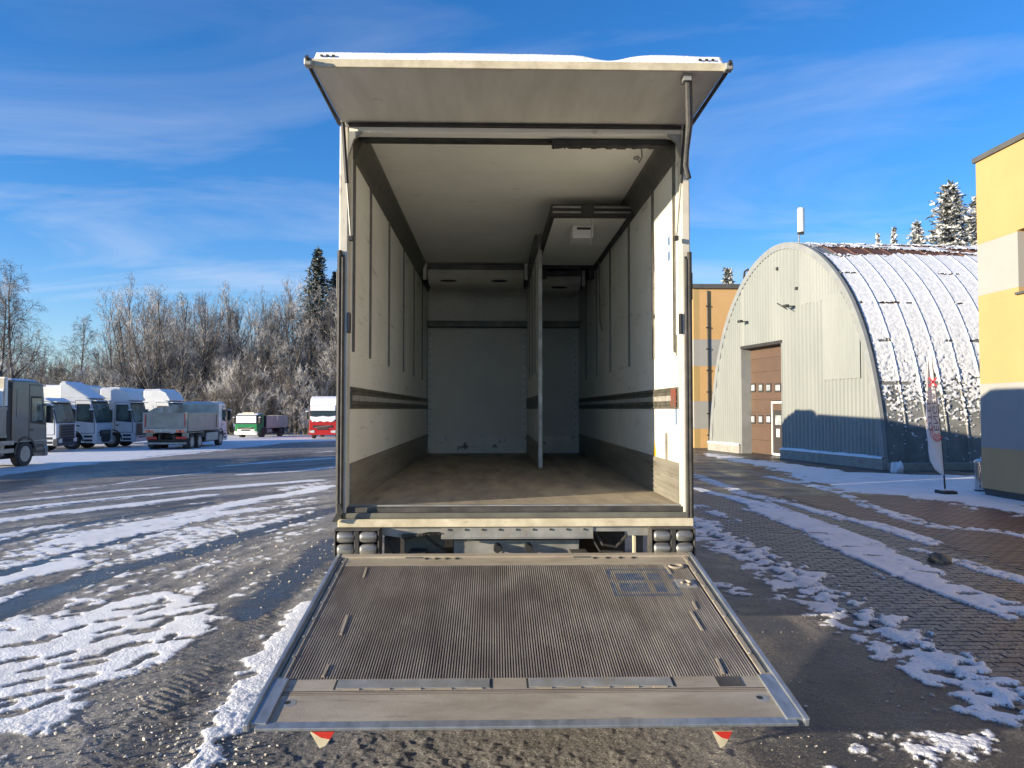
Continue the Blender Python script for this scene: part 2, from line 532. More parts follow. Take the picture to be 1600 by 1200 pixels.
# ------------------------------------------------------------------ THE OPEN TRUCK
ORG = (0.155, 9.0, 0.0)
truck = root('box_truck', ORG, 0, 'white refrigerated box truck with its rear door raised, tail lift lowered and cargo space open', 'truck')
XL, XR, XLo, XRo = -1.06, 1.385, -1.126, 1.447
FZ, CZ, TOPZ = 1.195, EYE + 2.08, EYE + 2.15
Y0, Y1 = 5.49, 12.18


def T(mb, name, mat, parent=truck, **k):
    return mb.build(name, mat, parent, ORG, **k)


m_key = M('bright_keyhole', (0.55, 0.54, 0.50), (0.30, 0.295, 0.27), 14, rough=0.5)
m_fkick = M('scraped_white_kick_plate', (0.72, 0.72, 0.69), (0.60, 0.60, 0.57), 3, rough=0.4, metal=0.1, scuff=(0.12, 0.11, 0.10), scuff_scale=(7, 7, 9), scuff_lo=0.57, scuff_hi=0.64)
pan_y = [5.602, 6.75, 7.9, 9.05, 10.2, 11.35, 12.18]
rail_y = [5.70, 6.47, 7.62, 8.86, 10.02, 11.18]
for side in (-1, 1):
    xi, xo = (XL, XLo) if side < 0 else (XR, XRo)
    b = MB().box(min(xo, xi - side * -0.012), max(xo, xi - side * -0.012), 5.6, 12.3, 1.02, TOPZ - 0.03)
    wall = T(b, 'side_wall', m_white)
    for a, c in zip(pan_y[:-1], pan_y[1:]):
        T(MB().box(min(xi, xi + side * 0.010), max(xi, xi + side * 0.010), a + 0.002, c - 0.002, FZ, CZ), 'wall_panel', m_wall, wall)
    # dark corner rail under the ceiling
    s = -side
    poly = [(xi, EYE + 1.885), (xi + s * 0.014, EYE + 1.885), (xi + s * 0.022, EYE + 1.91), (xi + s * 0.092, EYE + 2.045), (xi + s * 0.10, CZ - 0.002), (xi, CZ - 0.002)]
    T(MB().prism(poly, 5.66, 12.15), 'corner_rail', m_rail, wall)
    for y in rail_y:
        r = MB().box(min(xi + s * 0.001, xi + s * 0.012), max(xi + s * 0.001, xi + s * 0.012), y - 0.030, y - 0.011, EYE + 0.45, EYE + 1.90)
        r.box(min(xi + s * 0.001, xi + s * 0.012), max(xi + s * 0.001, xi + s * 0.012), y + 0.011, y + 0.030, EYE + 0.45, EYE + 1.90)
        r.box(min(xi + s * 0.001, xi + s * 0.012), max(xi + s * 0.001, xi + s * 0.012), y - 0.030, y + 0.030, EYE + 0.43, EYE + 0.449)
        r.box(min(xi + s * 0.001, xi + s * 0.004), max(xi + s * 0.001, xi + s * 0.004), y - 0.0105, y + 0.0105, EYE + 0.45, EYE + 1.90, 1)
        z = EYE + 0.5
        while z < EYE + 1.86:
            r.box(min(xi + s * 0.004, xi + s * 0.010), max(xi + s * 0.004, xi + s * 0.010), y - 0.0105, y + 0.0105, z, z + 0.012, 0)
            z += 0.075
        T(r, 'load_rail', [m_slot, m_dark], wall)
    # lashing rail: three ribs with a row of keyholes
    lr = MB()
    X = lambda a, c: (min(xi + s * a, xi + s * c), max(xi + s * a, xi + s * c))
    lr.box(*X(0.001, 0.010), 5.61, 12.1, EYE + 0.002, EYE + 0.165)
    for z in (0.006, 0.052, 0.108, 0.152):
        lr.box(*X(0.010, 0.016), 5.61, 12.1, EYE + z, EYE + z + 0.008)
    lash = T(lr, 'lashing_rail', m_lash, wall)
    sl = MB()
    y = 5.66
    while y < 12.0:
        sl.box(*X(0.0102, 0.0125), y, y + 0.026, EYE + 0.063, EYE + 0.104)
        y += 0.05
    tag(T(sl, 'keyhole_row', m_key, wall), kind='stuff')
    ky = MB()
    y = 5.66
    while y < 12.0:
        sl2 = ky.box(*X(0.0102, 0.0120), y + 0.015, y + 0.028, EYE + 0.022, EYE + 0.034)
        ky.box(*X(0.0102, 0.0120), y + 0.002, y + 0.012, EYE + 0.130, EYE + 0.142)
        y += 0.05
    tag(T(ky, 'hole_row', m_dark, wall), kind='stuff')
    kp = MB()
    kp.box(*X(0.001, 0.012), 5.61, 12.16, FZ, EYE - 0.402)
    for k in range(7):
        z = FZ + 0.02 + k * 0.042
        kp.box(*X(0.012, 0.017), 5.61, 12.16, z, z + 0.014)
    T(kp, 'kick_plate', m_kick, wall)

T(MB().box(XL - 0.02, XR + 0.02, 5.6, 12.28, 1.02, FZ), 'floor', m_floor)
roof = T(MB().box(XLo, XRo, 5.51, 12.3, CZ + 0.012, TOPZ - 0.031), 'roof', m_white)
cy = [5.62, 6.55, 7.68, 8.85, 10.0, 11.15, 12.18]
for a, c in zip(cy[:-1], cy[1:]):
    T(MB().box(XL, XR, a + 0.002, c - 0.002, CZ, CZ + 0.010), 'ceiling_panel', m_ceil, roof)
snow_slab(truck, XLo + 0.02, XRo - 0.02, 5.55, 12.25, TOPZ - 0.03, 0.05, org=ORG, seed=3)

# front wall with its inner door panel
fwl = T(MB().box(XL - 0.05, XR + 0.05, Y1, 12.3, 1.02, CZ), 'front_wall', m_wall)
T(MB().box(-1.045, 1.37, 12.135, 12.178, EYE - 0.43, EYE + 1.30), 'bulkhead_lining', M('lining_grey', (0.74, 0.735, 0.69), (0.66, 0.655, 0.615), 1.5, rough=0.4), fwl)
kk = MB().box(-1.05, 1.375, 12.09, 12.134, FZ, EYE - 0.432)
for z in (0.10, 0.19):
    kk.box(-1.05, 1.375, 12.083, 12.09, FZ + z, FZ + z + 0.02)
T(kk, 'front_kick_plate', m_fkick, fwl)
for x in (-1.045, 0.46, 0.60, 1.285):
    st = MB().box(x, x + 0.07, 12.105, 12.134, EYE - 0.42, EYE + 1.30)
    T(st, 'frame_strip', m_white, fwl)
    bl = MB()
    z = EYE - 0.36
    while z < EYE + 1.25:
        bl.cyl((x + 0.035, 12.106, z), (x + 0.035, 12.098, z), 0.009, 6); z += 0.12
    T(bl, 'rivet_row', m_dark, fwl)
T(MB().box(XL, XR, 11.97, 12.134, EYE + 1.305, EYE + 1.40), 'cross_beam', m_rail, fwl, bevel=0.01)
T(MB().box(-1.03, 1.35, 12.15, 12.178, EYE + 1.41, EYE + 1.83), 'upper_lining', m_wall, fwl)

# partition between the two chambers
part = T(MB().box(0.537, 0.571, 8.93, 12.08, FZ + 0.01, CZ - 0.003), 'partition', m_wall)
T(MB().box(0.532, 0.576, 8.895, 8.929, FZ + 0.01, CZ - 0.003), 'edge_strip', m_alu, part)
T(MB().box(0.527, 0.5365, 8.93, 12.05, EYE + 0.002, EYE + 0.165), 'lashing_rail', m_lash, part)
T(MB().box(0.527, 0.5365, 8.93, 12.05, FZ + 0.02, EYE - 0.402), 'kick_plate', m_kick, part)
T(MB().box(0.49, 0.5365, 8.93, 12.05, CZ - 0.16, CZ - 0.003), 'top_rail', m_rail, part)
for y in (9.6, 10.4, 11.2):
    T(MB().box(0.529, 0.5365, y, y + 0.04, EYE + 0.45, EYE + 1.88), 'load_rail', m_slot, part)
T(MB().cyl((0.573, 8.905, EYE + 0.40), (0.60, 8.905, EYE + 0.40), 0.015, 10), 'latch_knob', m_alu, part)


def evaporator(x0, x1, dz):
    prof = [(10.70, 1.985), (10.70, 1.93), (10.74, 1.87), (10.86, 1.81), (10.95, 1.795), (11.95, 1.86), (12.12, 1.90), (12.12, 1.985)]
    e = T(MB().prism([(p[0], EYE + p[1] + dz) for p in prof], x0, x1, 'x'), 'evaporator', m_evap, bevel=0.012)
    gr = MB()
    for z in (2.0, 2.022, 2.044):
        gr.box(x0, x1, 10.72, 10.76, EYE + z + dz, EYE + z + 0.010 + dz)
    gr.box(x0, x1, 10.765, 12.1, EYE + 1.988 + dz, EYE + 2.062 + dz, 1)
    T(gr, 'air_grille', [m_alu, m_dark], e)
    for x in (x0 - 0.06, x1 + 0.012):
        T(MB().box(x, x + 0.046, 10.68, 10.74, EYE + 1.84 + dz, EYE + 2.07 + dz), 'bracket', m_white, e, bevel=0.006)
    n = 2 if x1 - x0 > 1 else 1
    for k in range(n):
        xc = x0 + (x1 - x0) * (k + 0.5) / n + (0.0 if n == 1 else (-0.05 if k == 0 else 0.0))
        pts = [(xc + 0.12 * math.cos(t), 10.80 + 0.022 * math.sin(t)) for t in [2 * math.pi * i / 18 for i in range(18)]]
        mb = MB()
        nn = len(pts)

        def surf(y, o):   # follow the sloping front
            z = 1.87 + (y - 10.74) / 0.12 * -0.06
            return EYE + z + dz - o
        mb.v = [(p[0], p[1], surf(p[1], 0.004)) for p in pts] + [(p[0], p[1], surf(p[1], -0.01)) for p in pts]
        mb.f = [tuple(range(nn)), tuple(range(nn, 2 * nn))[::-1]] + [(i, (i + 1) % nn, nn + (i + 1) % nn, nn + i) for i in range(nn)]
        mb.m = [0] * len(mb.f)
        T(mb, 'finger_recess', m_dark, e)
    return e


evaporator(-0.94, 0.43, 0.0)
evaporator(0.64, 1.25, -0.09)

# folded bulkhead hanging under the ceiling of the right chamber
hb = T(MB().box(0.60, 1.325, 7.36, 9.9, EYE + 1.90, EYE + 1.97), 'hanging_bulkhead', m_ceil)
fr = MB()
fr.box(0.56, 0.599, 7.33, 9.95, EYE + 1.885, EYE + 1.985)
fr.box(1.326, 1.372, 7.33, 9.95, EYE + 1.885, EYE + 1.985)
fr.box(0.56, 1.372, 7.28, 7.355, EYE + 1.875, EYE + 1.99)
fr.box(0.56, 1.372, 9.901, 9.97, EYE + 1.86, EYE + 1.985)
T(fr, 'bulkhead_seal', m_black, hb)
for z in (1.905, 1.955):
    for a, c in ((0.575, 0.85), (0.98, 1.335)):
        T(MB().box(a, c, 7.262, 7.279, EYE + z, EYE + z + 0.016), 'rail_strip', m_alu, hb)
bx = T(MB().box(0.815, 1.035, 7.72, 8.02, EYE + 1.765, EYE + 1.899), 'handle_box', m_white, hb, bevel=0.012)
T(MB().box(0.86, 1.0, 7.714, 7.7195, EYE + 1.85, EYE + 1.872), 'handle_slot', m_dark, hb)
T(MB().tube([(0.955, 7.30, EYE + 1.87), (0.957, 7.30, EYE + 1.75), (0.953, 7.30, EYE + 1.60)], 0.004, 6), 'pull_cord', m_alu, hb)
for x in (0.64, 1.27):
    T(MB().box(x, x + 0.07, 9.98, 10.06, EYE + 1.74, EYE + 2.07), 'hanger', m_black, hb)
T(MB().tube([(1.33, 9.5, EYE + 2.0), (1.335, 9.45, EYE + 1.5), (1.34, 9.43, EYE + 1.1), (1.355, 9.40, EYE + 0.98)], 0.008, 6), 'cable', m_slot)

# rear frame
for side, xi, xo in ((-1, XL, XLo), (1, XR, XRo)):
    a, c = min(xi, xo), max(xi, xo)
    post = T(MB().box(a, c, Y0, 5.60, 1.06, EYE + 2.07), 'corner_post', M('post_paint', (0.66, 0.64, 0.57), (0.5, 0.48, 0.42), 3, rough=0.4, scuff=(0.10, 0.09, 0.08), scuff_scale=(30, 30, 3), scuff_lo=0.6, scuff_hi=0.7) if side < 0 else bpy.data.materials['post_paint'], bevel=0.008)
    o = -side
    # black door seals, lower two thirds
    for dx, r, z1 in ((0.010, 0.017, EYE + 1.15), (0.034, 0.014, EYE + 1.10)):
        xx = xo + o * dx
        T(MB().tube([(xx, Y0 - 0.014, 1.07), (xx, Y0 - 0.014, 2.0), (xx, Y0 - 0.014, z1)], r, 10), 'rubber_seal', m_black, post)
    T(MB().box(min(xo + o * 0.001, xo + o * 0.044), max(xo + o * 0.001, xo + o * 0.044), Y0 - 0.012, Y0 - 0.001, 1.065, EYE + 1.12), 'seal_strip', m_black, post)
    T(MB().box(min(xo - side * -0.004, xo + side * 0.012), max(xo - side * -0.004, xo + side * 0.012), Y0 - 0.02, Y0 + 0.05, EYE + 0.80, EYE + 1.0), 'hinge_block', m_blackpl, post, bevel=0.01)
    T(MB().box(min(xi, xi + o * 0.022), max(xi, xi + o * 0.022), Y0 - 0.012, Y0 + 0.03, EYE + 0.55, EYE + 0.70), 'latch', m_blackpl, post, bevel=0.006)
    # gas strut
    P = (lambda px, py: tuple(at(px, py, 5.44))) if side < 0 else (lambda px, py: tuple(at(px, py, 5.44)))
    if side < 0:
        q = [P(536, 192), P(542, 286), P(548, 372)]
    else:
        q = [P(1071, 196), P(1064, 286), P(1057, 372)]
    g = T(MB().cyl(q[0], q[1], 0.014, 10), 'gas_strut', m_blackpl)
    T(MB().cyl(q[1], q[2], 0.006, 8), 'piston_rod', m_galv, g)
    T(MB().box(q[2][0] - 0.014, q[2][0] + 0.014, q[2][1] - 0.012, q[2][1] + 0.03, q[2][2] - 0.016, q[2][2] + 0.016), 'strut_foot', m_black, g)
    T(MB().prism([(xi + o * 0.002, EYE + 2.03), (xi + o * 0.10, EYE + 2.03), (xi + o * 0.035, EYE + 1.97), (xi + o * 0.002, EYE + 1.86)], Y0 - 0.004, Y0 + 0.03), 'corner_gusset', m_galv, post)
hd = T(MB().box(XL, XR, Y0 + 0.004, 5.60, EYE + 2.028, EYE + 2.068), 'header', m_ceil, bevel=0.004)
T(MB().box(XL, XR, Y0 - 0.02, Y0 + 0.02, EYE + 2.0685, EYE + 2.088), 'rubber_seal', m_black, hd)
tb = MB().box(XL + 0.05, XR - 0.04, 5.605, 5.70, EYE + 2.015, CZ - 0.001)
tb.box(XL + 0.05, XR - 0.04, 5.602, 5.606, EYE + 2.036, EYE + 2.041)
T(tb, 'header_seal', m_black, hd)
cr = MB()
rr = random.Random(4)
x = 0.44
while x < 1.28:
    w = rr.uniform(0.02, 0.05); cr.box(x, x + w, 5.58, 5.66, EYE + 1.975 + rr.uniform(-0.004, 0.008), EYE + 2.016)
    x += w * 0.98
for xx in (0.446, 0.53):
    cr.box(xx, xx + 0.006, 5.60, 5.606, EYE + 1.95, EYE + 1.98)
T(cr, 'rolled_curtain', m_black, hd)
T(MB().tube([(1.16, 5.85, EYE + 2.06), (1.165, 5.84, EYE + 1.98), (1.14, 5.83, EYE + 1.93), (1.125, 5.83, EYE + 1.96)], 0.006, 8), 'curtain_hook', m_alu, hd)
T(MB().lathe([(0.02, -0.01), (0.028, 0), (0.02, 0.012)], (1.12, 5.83, EYE + 1.965), (0, 0, 1), 10), 'hook_knob', m_galv, hd)

# raised rear door
dz0 = EYE + 2.097
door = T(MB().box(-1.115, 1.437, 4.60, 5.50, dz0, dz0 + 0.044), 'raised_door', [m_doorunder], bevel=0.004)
T(MB().box(-1.115, 1.437, 4.580, 4.599, dz0 - 0.004, dz0 + 0.047), 'door_lip', m_cream, door, bevel=0.004)
for x, w in ((-1.128, 1), (1.450, -1)):
    T(MB().tube([(x, 4.52, dz0 + 0.03), (x, 4.62, dz0 - 0.002), (x, 5.0, dz0 - 0.006), (x, 5.49, dz0 - 0.01)], [0.012, 0.013, 0.013, 0.016], 8), 'rubber_seal', m_black, door)
    T(MB().box(x - 0.025, x + 0.025, 4.54, 4.60, dz0 - 0.01, dz0 + 0.035), 'corner_bracket', m_galv, door, bevel=0.008)
xs = np.linspace(-1.105, 1.43, 160); ys = np.r_[4.584, 4.586, 4.590, 4.60, np.linspace(4.62, 5.50, 22)]
SX, SY = np.meshgrid(xs, ys, indexing='ij')
e = np.minimum(np.minimum(SX + 1.105, 1.43 - SX), SY - 4.584)
hh = 0.058 * np.clip(e / 0.012, 0, 1) ** 0.6 * (0.55 + 0.75 * fbm(SX * 1.3 + 3, SY * 1.3, 4, 9)) * (1 - 0.6 * np.exp(-((SX - 0.72) / 0.13) ** 2))
tag(grid_mesh('snow_layer', SX - ORG[0], SY - ORG[1], dz0 + 0.040 + hh, m_snow, door), kind='stuff')
cl = MB()
for k in range(3):
    for x in (-1.06 + k * 0.035, 1.27 + k * 0.04):
        cl.box(x, x + 0.016, 4.575, 4.60, dz0 + 0.06, dz0 + 0.07)
tag(T(cl, 'clip_row', m_dark, door), kind='stuff')
strap = [at(1075, 104, 4.66), at(1076, 150, 4.66), at(1077, 195, 4.66), at(1073, 235, 4.66), at(1071, 258, 4.66), at(1076, 279, 4.66)]
T(MB().tube(strap, [0.022, 0.024, 0.022, 0.016, 0.016, 0.018], 10), 'pull_strap', m_black, door)
T(MB().box(1.185, 1.235, 4.62, 4.70, dz0 - 0.045, dz0 - 0.001), 'strap_clamp', m_galv, door)
# torn rubber flap at the lower left corner
fl = [at(531, 785, 5.42), at(528, 800, 5.42), at(519, 815, 5.42), at(527, 815, 5.42), at(537, 800, 5.42)]
T(MB().prism([(p[0], p[2]) for p in fl], 5.40, 5.425), 'rubber_flap', m_black)

# sill and rear beam
sill = T(MB().box(XL, XR, 5.500, 5.599, EYE - 0.748, EYE - 0.712), 'sill', m_chassis, bevel=0.004)
T(MB().box(XLo + 0.01, XRo - 0.005, 5.475, 5.55, EYE - 0.788, EYE - 0.7485), 'sill_bar', m_olive, sill, bevel=0.008)
T(MB().box(XL + 0.0, XR, 5.56, 5.60, EYE - 0.7115, EYE - 0.702), 'floor_nosing', m_galv, sill)
beam = T(MB().box(XLo + 0.015, XRo, 5.445, 5.56, EYE - 0.846, EYE - 0.7885), 'rear_beam', m_cream, bevel=0.006)
pl = MB().box(-0.375, 0.72, 5.47, 5.49, EYE - 0.925, EYE - 0.8465)
pl.box(-0.375, 0.72, 5.455, 5.489, EYE - 0.932, EYE - 0.9255)
bp_ = T(pl, 'bolt_plate', m_galv)
bo = MB()
for k in range(9):
    xx = -0.32 + k * 0.122
    bo.cyl((xx, 5.470, EYE - 0.868), (xx, 5.460, EYE - 0.868), 0.008, 8)
T(bo, 'bolt_row', m_black, bp_)
T(MB().prism([(-0.80, EYE - 0.8465), (-0.376, EYE - 0.8465), (-0.376, EYE - 0.885), (-0.47, EYE - 0.885), (-0.66, EYE - 0.925), (-0.80, EYE - 0.905)], 5.48, 5.50), 'torn_plate', m_galv)
tp = MB()
for k in range(11):
    xx = -0.66 + k * 0.026
    tp.prism([(xx, EYE - 0.90), (xx + 0.027, EYE - 0.895), (xx + 0.02, EYE - 0.93 + 0.004 * k + rr.uniform(-.008, .008)), (xx + 0.006, EYE - 0.925 + 0.003 * k)], 5.46, 5.479)
T(tp, 'ragged_rubber', m_black)
T(MB().prism([(0.72, EYE - 0.8465), (1.13, EYE - 0.8465), (1.13, EYE - 0.915), (0.98, EYE - 0.915), (0.97, EYE - 0.885), (0.72, EYE - 0.885)], 5.48, 5.50), 'bracket_plate', m_galv)
T(MB().box(-0.66, -0.365, 5.66, 5.69, EYE - 1.10, EYE - 0.90), 'under_panel', m_olive)
T(MB().box(-0.80, -0.69, 5.60, 5.66, EYE - 1.06, EYE - 0.91), 'side_bracket', m_chassis)
cpl = T(MB().box(-0.292, 0.635, 5.60, 5.66, EYE - 1.10, EYE - 0.945), 'centre_plate', m_galv, bevel=0.006)
T(MB().box(-0.29, 0.633, 5.585, 5.599, EYE - 0.965, EYE - 0.95), 'plate_lip', m_chassis, cpl)
for xx in (0.03, 0.255):
    T(MB().lathe([(0.030, 0.0), (0.030, -0.10), (0.027, -0.11)], (xx, 5.599, EYE - 1.012), (0, 1, 0), 16), 'rubber_bumper', m_blackpl, cpl)
    T(MB().lathe([(0.055, 0.0), (0.055, -0.006)], (xx, 5.599, EYE - 1.012), (0, 1, 0), 18), 'bumper_flange', m_galv, cpl)
T(MB().box(1.02, 1.035, 5.50, 5.56, EYE - 1.08, EYE - 0.916), 'post_strap', m_cream)
T(MB().box(1.036, 1.10, 5.56, 5.60, EYE - 1.08, EYE - 0.916), 'side_bracket', m_olive)
for x0 in (-1.118, 1.118):
    h = MB()
    x1 = x0 + 0.318
    h.box(x0, x1, 5.36, 5.50, EYE - 0.858, EYE - 0.8475)
    h.box(x0, x1, 5.36, 5.50, EYE - 1.045, EYE - 1.034)
    h.box(x0, x0 + 0.012, 5.36, 5.50, EYE - 1.034, EYE - 0.858)
    h.box(x1 - 0.012, x1, 5.36, 5.50, EYE - 1.034, EYE - 0.858)
    h.box(x0 + 0.012, x1 - 0.012, 5.47, 5.50, EYE - 1.034, EYE - 0.858)
    hh_ = T(h, 'roller_housing', m_chassis, bevel=0.004)
    xc = (x0 + x1) / 2
    T(MB().box(xc - 0.018, xc + 0.018, 5.355, 5.47, EYE - 1.034, EYE - 0.858), 'roller_divider', m_black, hh_, bevel=0.004)
    for k in (0, 1):
        for j in (0, 1):
            a = x0 + 0.018 + k * 0.158
            z = EYE - 0.902 - j * 0.088
            T(MB().lathe([(0.006, 0), (0.034, 0.004), (0.041, 0.02), (0.041, 0.104), (0.034, 0.120), (0.006, 0.124)], (a, 5.385, z), (1, 0, 0), 20), 'roller', m_roller, hh_, smooth=True)

# hoses and a cable loom hanging behind the lift
for pts_, r_ in (([(-0.70, 5.55, EYE - 0.86), (-0.62, 5.53, EYE - 0.94), (-0.52, 5.54, EYE - 0.90), (-0.44, 5.56, EYE - 0.97), (-0.34, 5.60, EYE - 1.05)], 0.011),
                 ([(0.74, 5.56, EYE - 0.88), (0.80, 5.54, EYE - 0.99), (0.90, 5.55, EYE - 1.01), (0.98, 5.57, EYE - 0.93)], 0.012),
                 ([(0.70, 5.56, EYE - 0.90), (0.78, 5.55, EYE - 1.04), (0.95, 5.56, EYE - 1.05)], 0.009),
                 ([(-0.78, 5.50, EYE - 0.92), (-0.74, 5.48, EYE - 1.0), (-0.70, 5.50, EYE - 1.06)], 0.010)):
    T(MB().tube(pts_, r_, 8), 'hose', m_black)
m_rustp = M('rubbed_red_paint', (0.22, 0.055, 0.035), (0.10, 0.085, 0.07), 16, rough=0.6, lo=0.42, hi=0.62)
T(MB().box(1.3655, 1.3675, 5.63, 5.79, EYE + 0.012, EYE + 0.155), 'red_rubbed_patch', m_rustp)
# stickers on the right wall
T(MB().box(1.3835, 1.3846, 5.86, 5.93, EYE + 1.17, EYE + 1.36), 'sticker', m_stick)
T(MB().box(1.3826, 1.3835, 5.872, 5.918, EYE + 1.24, EYE + 1.29), 'sticker_print', m_white)
T(MB().box(1.3835, 1.3846, 5.67, 5.72, EYE - 0.12, EYE + 0.0), 'sticker', m_stick)
T(MB().prism([(6.39, EYE - 0.40), (6.53, EYE - 0.40), (6.46, EYE - 0.27)], 1.3835, 1.3846, 'x'), 'warning_sticker', m_yellowst)
T(MB().box(1.3835, 1.3846, 5.98, 6.07, EYE - 0.44, EYE - 0.19), 'worn_sticker', m_kick)
T(MB().box(1.3835, 1.3846, 5.64, 5.70, EYE + 0.40, EYE + 0.56), 'worn_sticker', m_kick)

# ------------------------------------------------------------------ tail lift platform
ALPHA = math.atan(0.181)
ca, sa = math.cos(ALPHA), math.sin(ALPHA)
PX, PY, PZ, PW, PL = 0.157, 5.35, EYE - 1.029, 1.25, 2.03


def PP(u, v, w):
    return (PX + u, PY - v * ca - w * sa, PZ - v * sa + w * ca)


def pinv(px, py):
    p = on_plane(px, py, (PX, PY, PZ), np.array([0, -sa, ca]))
    return p[0] - PX, -(p[1] - PY) * ca - (p[2] - PZ) * sa


def pbox(mb, u0, u1, v0, v1, w0, w1, mi=0, tap=None):
    t0, t1 = (w0, w0) if tap is None else tap
    return mb.hexa([PP(u0, v0, t0), PP(u1, v0, t0), PP(u1, v1, t1), PP(u0, v1, t1), PP(u0, v0, w1), PP(u1, v0, w1), PP(u1, v1, w1), PP(u0, v1, w1)], mi)


v_r0 = pinv(790, 883)[1]; v_r1 = pinv(790, 1059)[1]; v_f1 = pinv(790, 1077)[1]; v_t0 = pinv(790, 1125)[1]
deck = MB()
pbox(deck, -PW + 0.03, PW - 0.03, 0.0, v_f1, -0.06, -0.010)
plat = T(deck, 'tail_lift', m_groove)
pbox_mb = MB(); pbox(pbox_mb, -PW + 0.03, PW - 0.03, -0.012, 0.045, -0.06, 0.012)
T(pbox_mb, 'hinge_profile', m_deck, plat, bevel=0.004)
mb = MB(); pbox(mb, -PW + 0.055, PW - 0.055, 0.0455, v_r0, -0.0098, 0.0)
T(mb, 'hinge_strip', m_deck, plat)
mb = MB()
for xx in (-0.62, -0.55, -0.48, -0.41, 0.55, 0.64, 0.73, 0.82):
    c = PP(xx, 0.062, 0.001); d = PP(xx, 0.062, 0.005)
    mb.cyl(c, d, 0.014, 10)
T(mb, 'hinge_bolt_row', m_dark, plat)
# ribs (too many and too narrow to pick apart singly): one part
lu0, lv0 = pinv(947, 889); lu1, _ = pinv(1046, 889); _, lv1 = pinv(960, 931)
lw = lu1 - lu0; lh = lv1 - lv0


def is_blue(u, v):
    a = (u - lu0) / lw; b = (v - lv0) / lh
    if not (0 <= a <= 1 and 0 <= b <= 1):
        return False
    if a < 0.06 or a > 0.93 or b < 0.05 or b > 0.93:
        return not (0.40 < b < 0.50)
    if 0.13 < a < 0.54 and (0.17 < b < 0.44 or 0.54 < b < 0.86):
        return True
    if 0.60 < a < 0.80 and 0.17 < b < 0.44:
        return True
    return 0.60 < a < 0.80 and 0.54 < b < 0.86 and a - 0.60 > (b - 0.54) * 0.2


ribs = MB()
pitch = 0.0138
u = -PW + 0.085
cuts = [lv0 + lh * t for t in (0, .05, .17, .40, .44, .50, .54, .86, .93, 1.0)]
while u < PW - 0.085:
    vs = [v_r0] + cuts + [v_r1 - 0.002] if lu0 - 0.02 < u < lu1 + 0.02 else [v_r0, v_r1 - 0.002]
    jh = rr.uniform(-0.0006, 0.0006)
    wb, wt = 0.0042, 0.0028
    for a, c in zip(vs[:-1], vs[1:]):
        mi = 1 if len(vs) > 2 and is_blue(u, (a + c) / 2) else 0
        ribs.add([PP(u - wb, a, -0.0099), PP(u - wt, a, jh), PP(u + wt, a, jh), PP(u + wb, a, -0.0099),
                  PP(u - wb, c, -0.0099), PP(u - wt, c, jh), PP(u + wt, c, jh), PP(u + wb, c, -0.0099)],
                 [(0, 1, 5, 4), (1, 2, 6, 5), (2, 3, 7, 6), (3, 2, 1, 0), (4, 5, 6, 7)], mi)
    u += pitch
tag(T(ribs, 'deck_ribs', [m_rib, m_blue], plat, fix=True), kind='stuff')
# weld strips lying on the ribs
for (p, q) in (((572, 888), (568, 902)), ((543, 962), (532, 992)), ((513, 1040), (504, 1058)), ((1040, 884), (1048, 897)), ((1079, 956), (1097, 985)), ((1120, 1030), (1130, 1053)), ((1083, 940), (1088, 952))):
    a = pinv(*p); c = pinv(*q)
    T(MB().bar(PP(a[0], a[1], 0.003), PP(c[0], c[1], 0.003), 0.014, 0.006, up=(0, -sa, ca)), 'worn_strip', m_deck, plat)
# side rails
for sg in (-1, 1):
    mb = MB()
    e0, e1 = sg * PW, sg * (PW - 0.028)
    pbox(mb, min(e0, e1), max(e0, e1), -0.01, PL - 0.012, -0.055, 0.016, tap=(-0.055, -0.022))
    rl = T(mb, 'side_rail', m_edge, plat, bevel=0.006)
    mb = MB()
    a, c = sg * (PW - 0.0285), sg * (PW - 0.078)
    pbox(mb, min(a, c), max(a, c), 0.046, v_r1, -0.009, 0.004)
    T(mb, 'inner_rail', m_deck, plat, bevel=0.002)
    mb = MB()
    a, c = sg * (PW - 0.046), sg * (PW - 0.052)
    pbox(mb, min(a, c), max(a, c), 0.06, v_r1 - 0.02, 0.0042, 0.008)
    T(mb, 'rail_groove', m_dark, rl)
    mb = MB()
    for k in range(7):
        v = 0.12 + k * 0.215
        c0 = PP(sg * (PW - 0.066), v, 0.004); c1 = PP(sg * (PW - 0.066), v, 0.010)
        mb.cyl(c0, c1, 0.010, 8)
    T(mb, 'rivet_row', m_galv, plat)
    a, c = sg * (PW - 0.0285), sg * (PW - 0.10)
    mb = MB(); pbox(mb, min(a, c), max(a, c), v_r1 + 0.002, PL - 0.03, -0.03, 0.010, tap=(-0.05, -0.016))
    T(mb, 'end_cap', m_edge, plat, bevel=0.003)
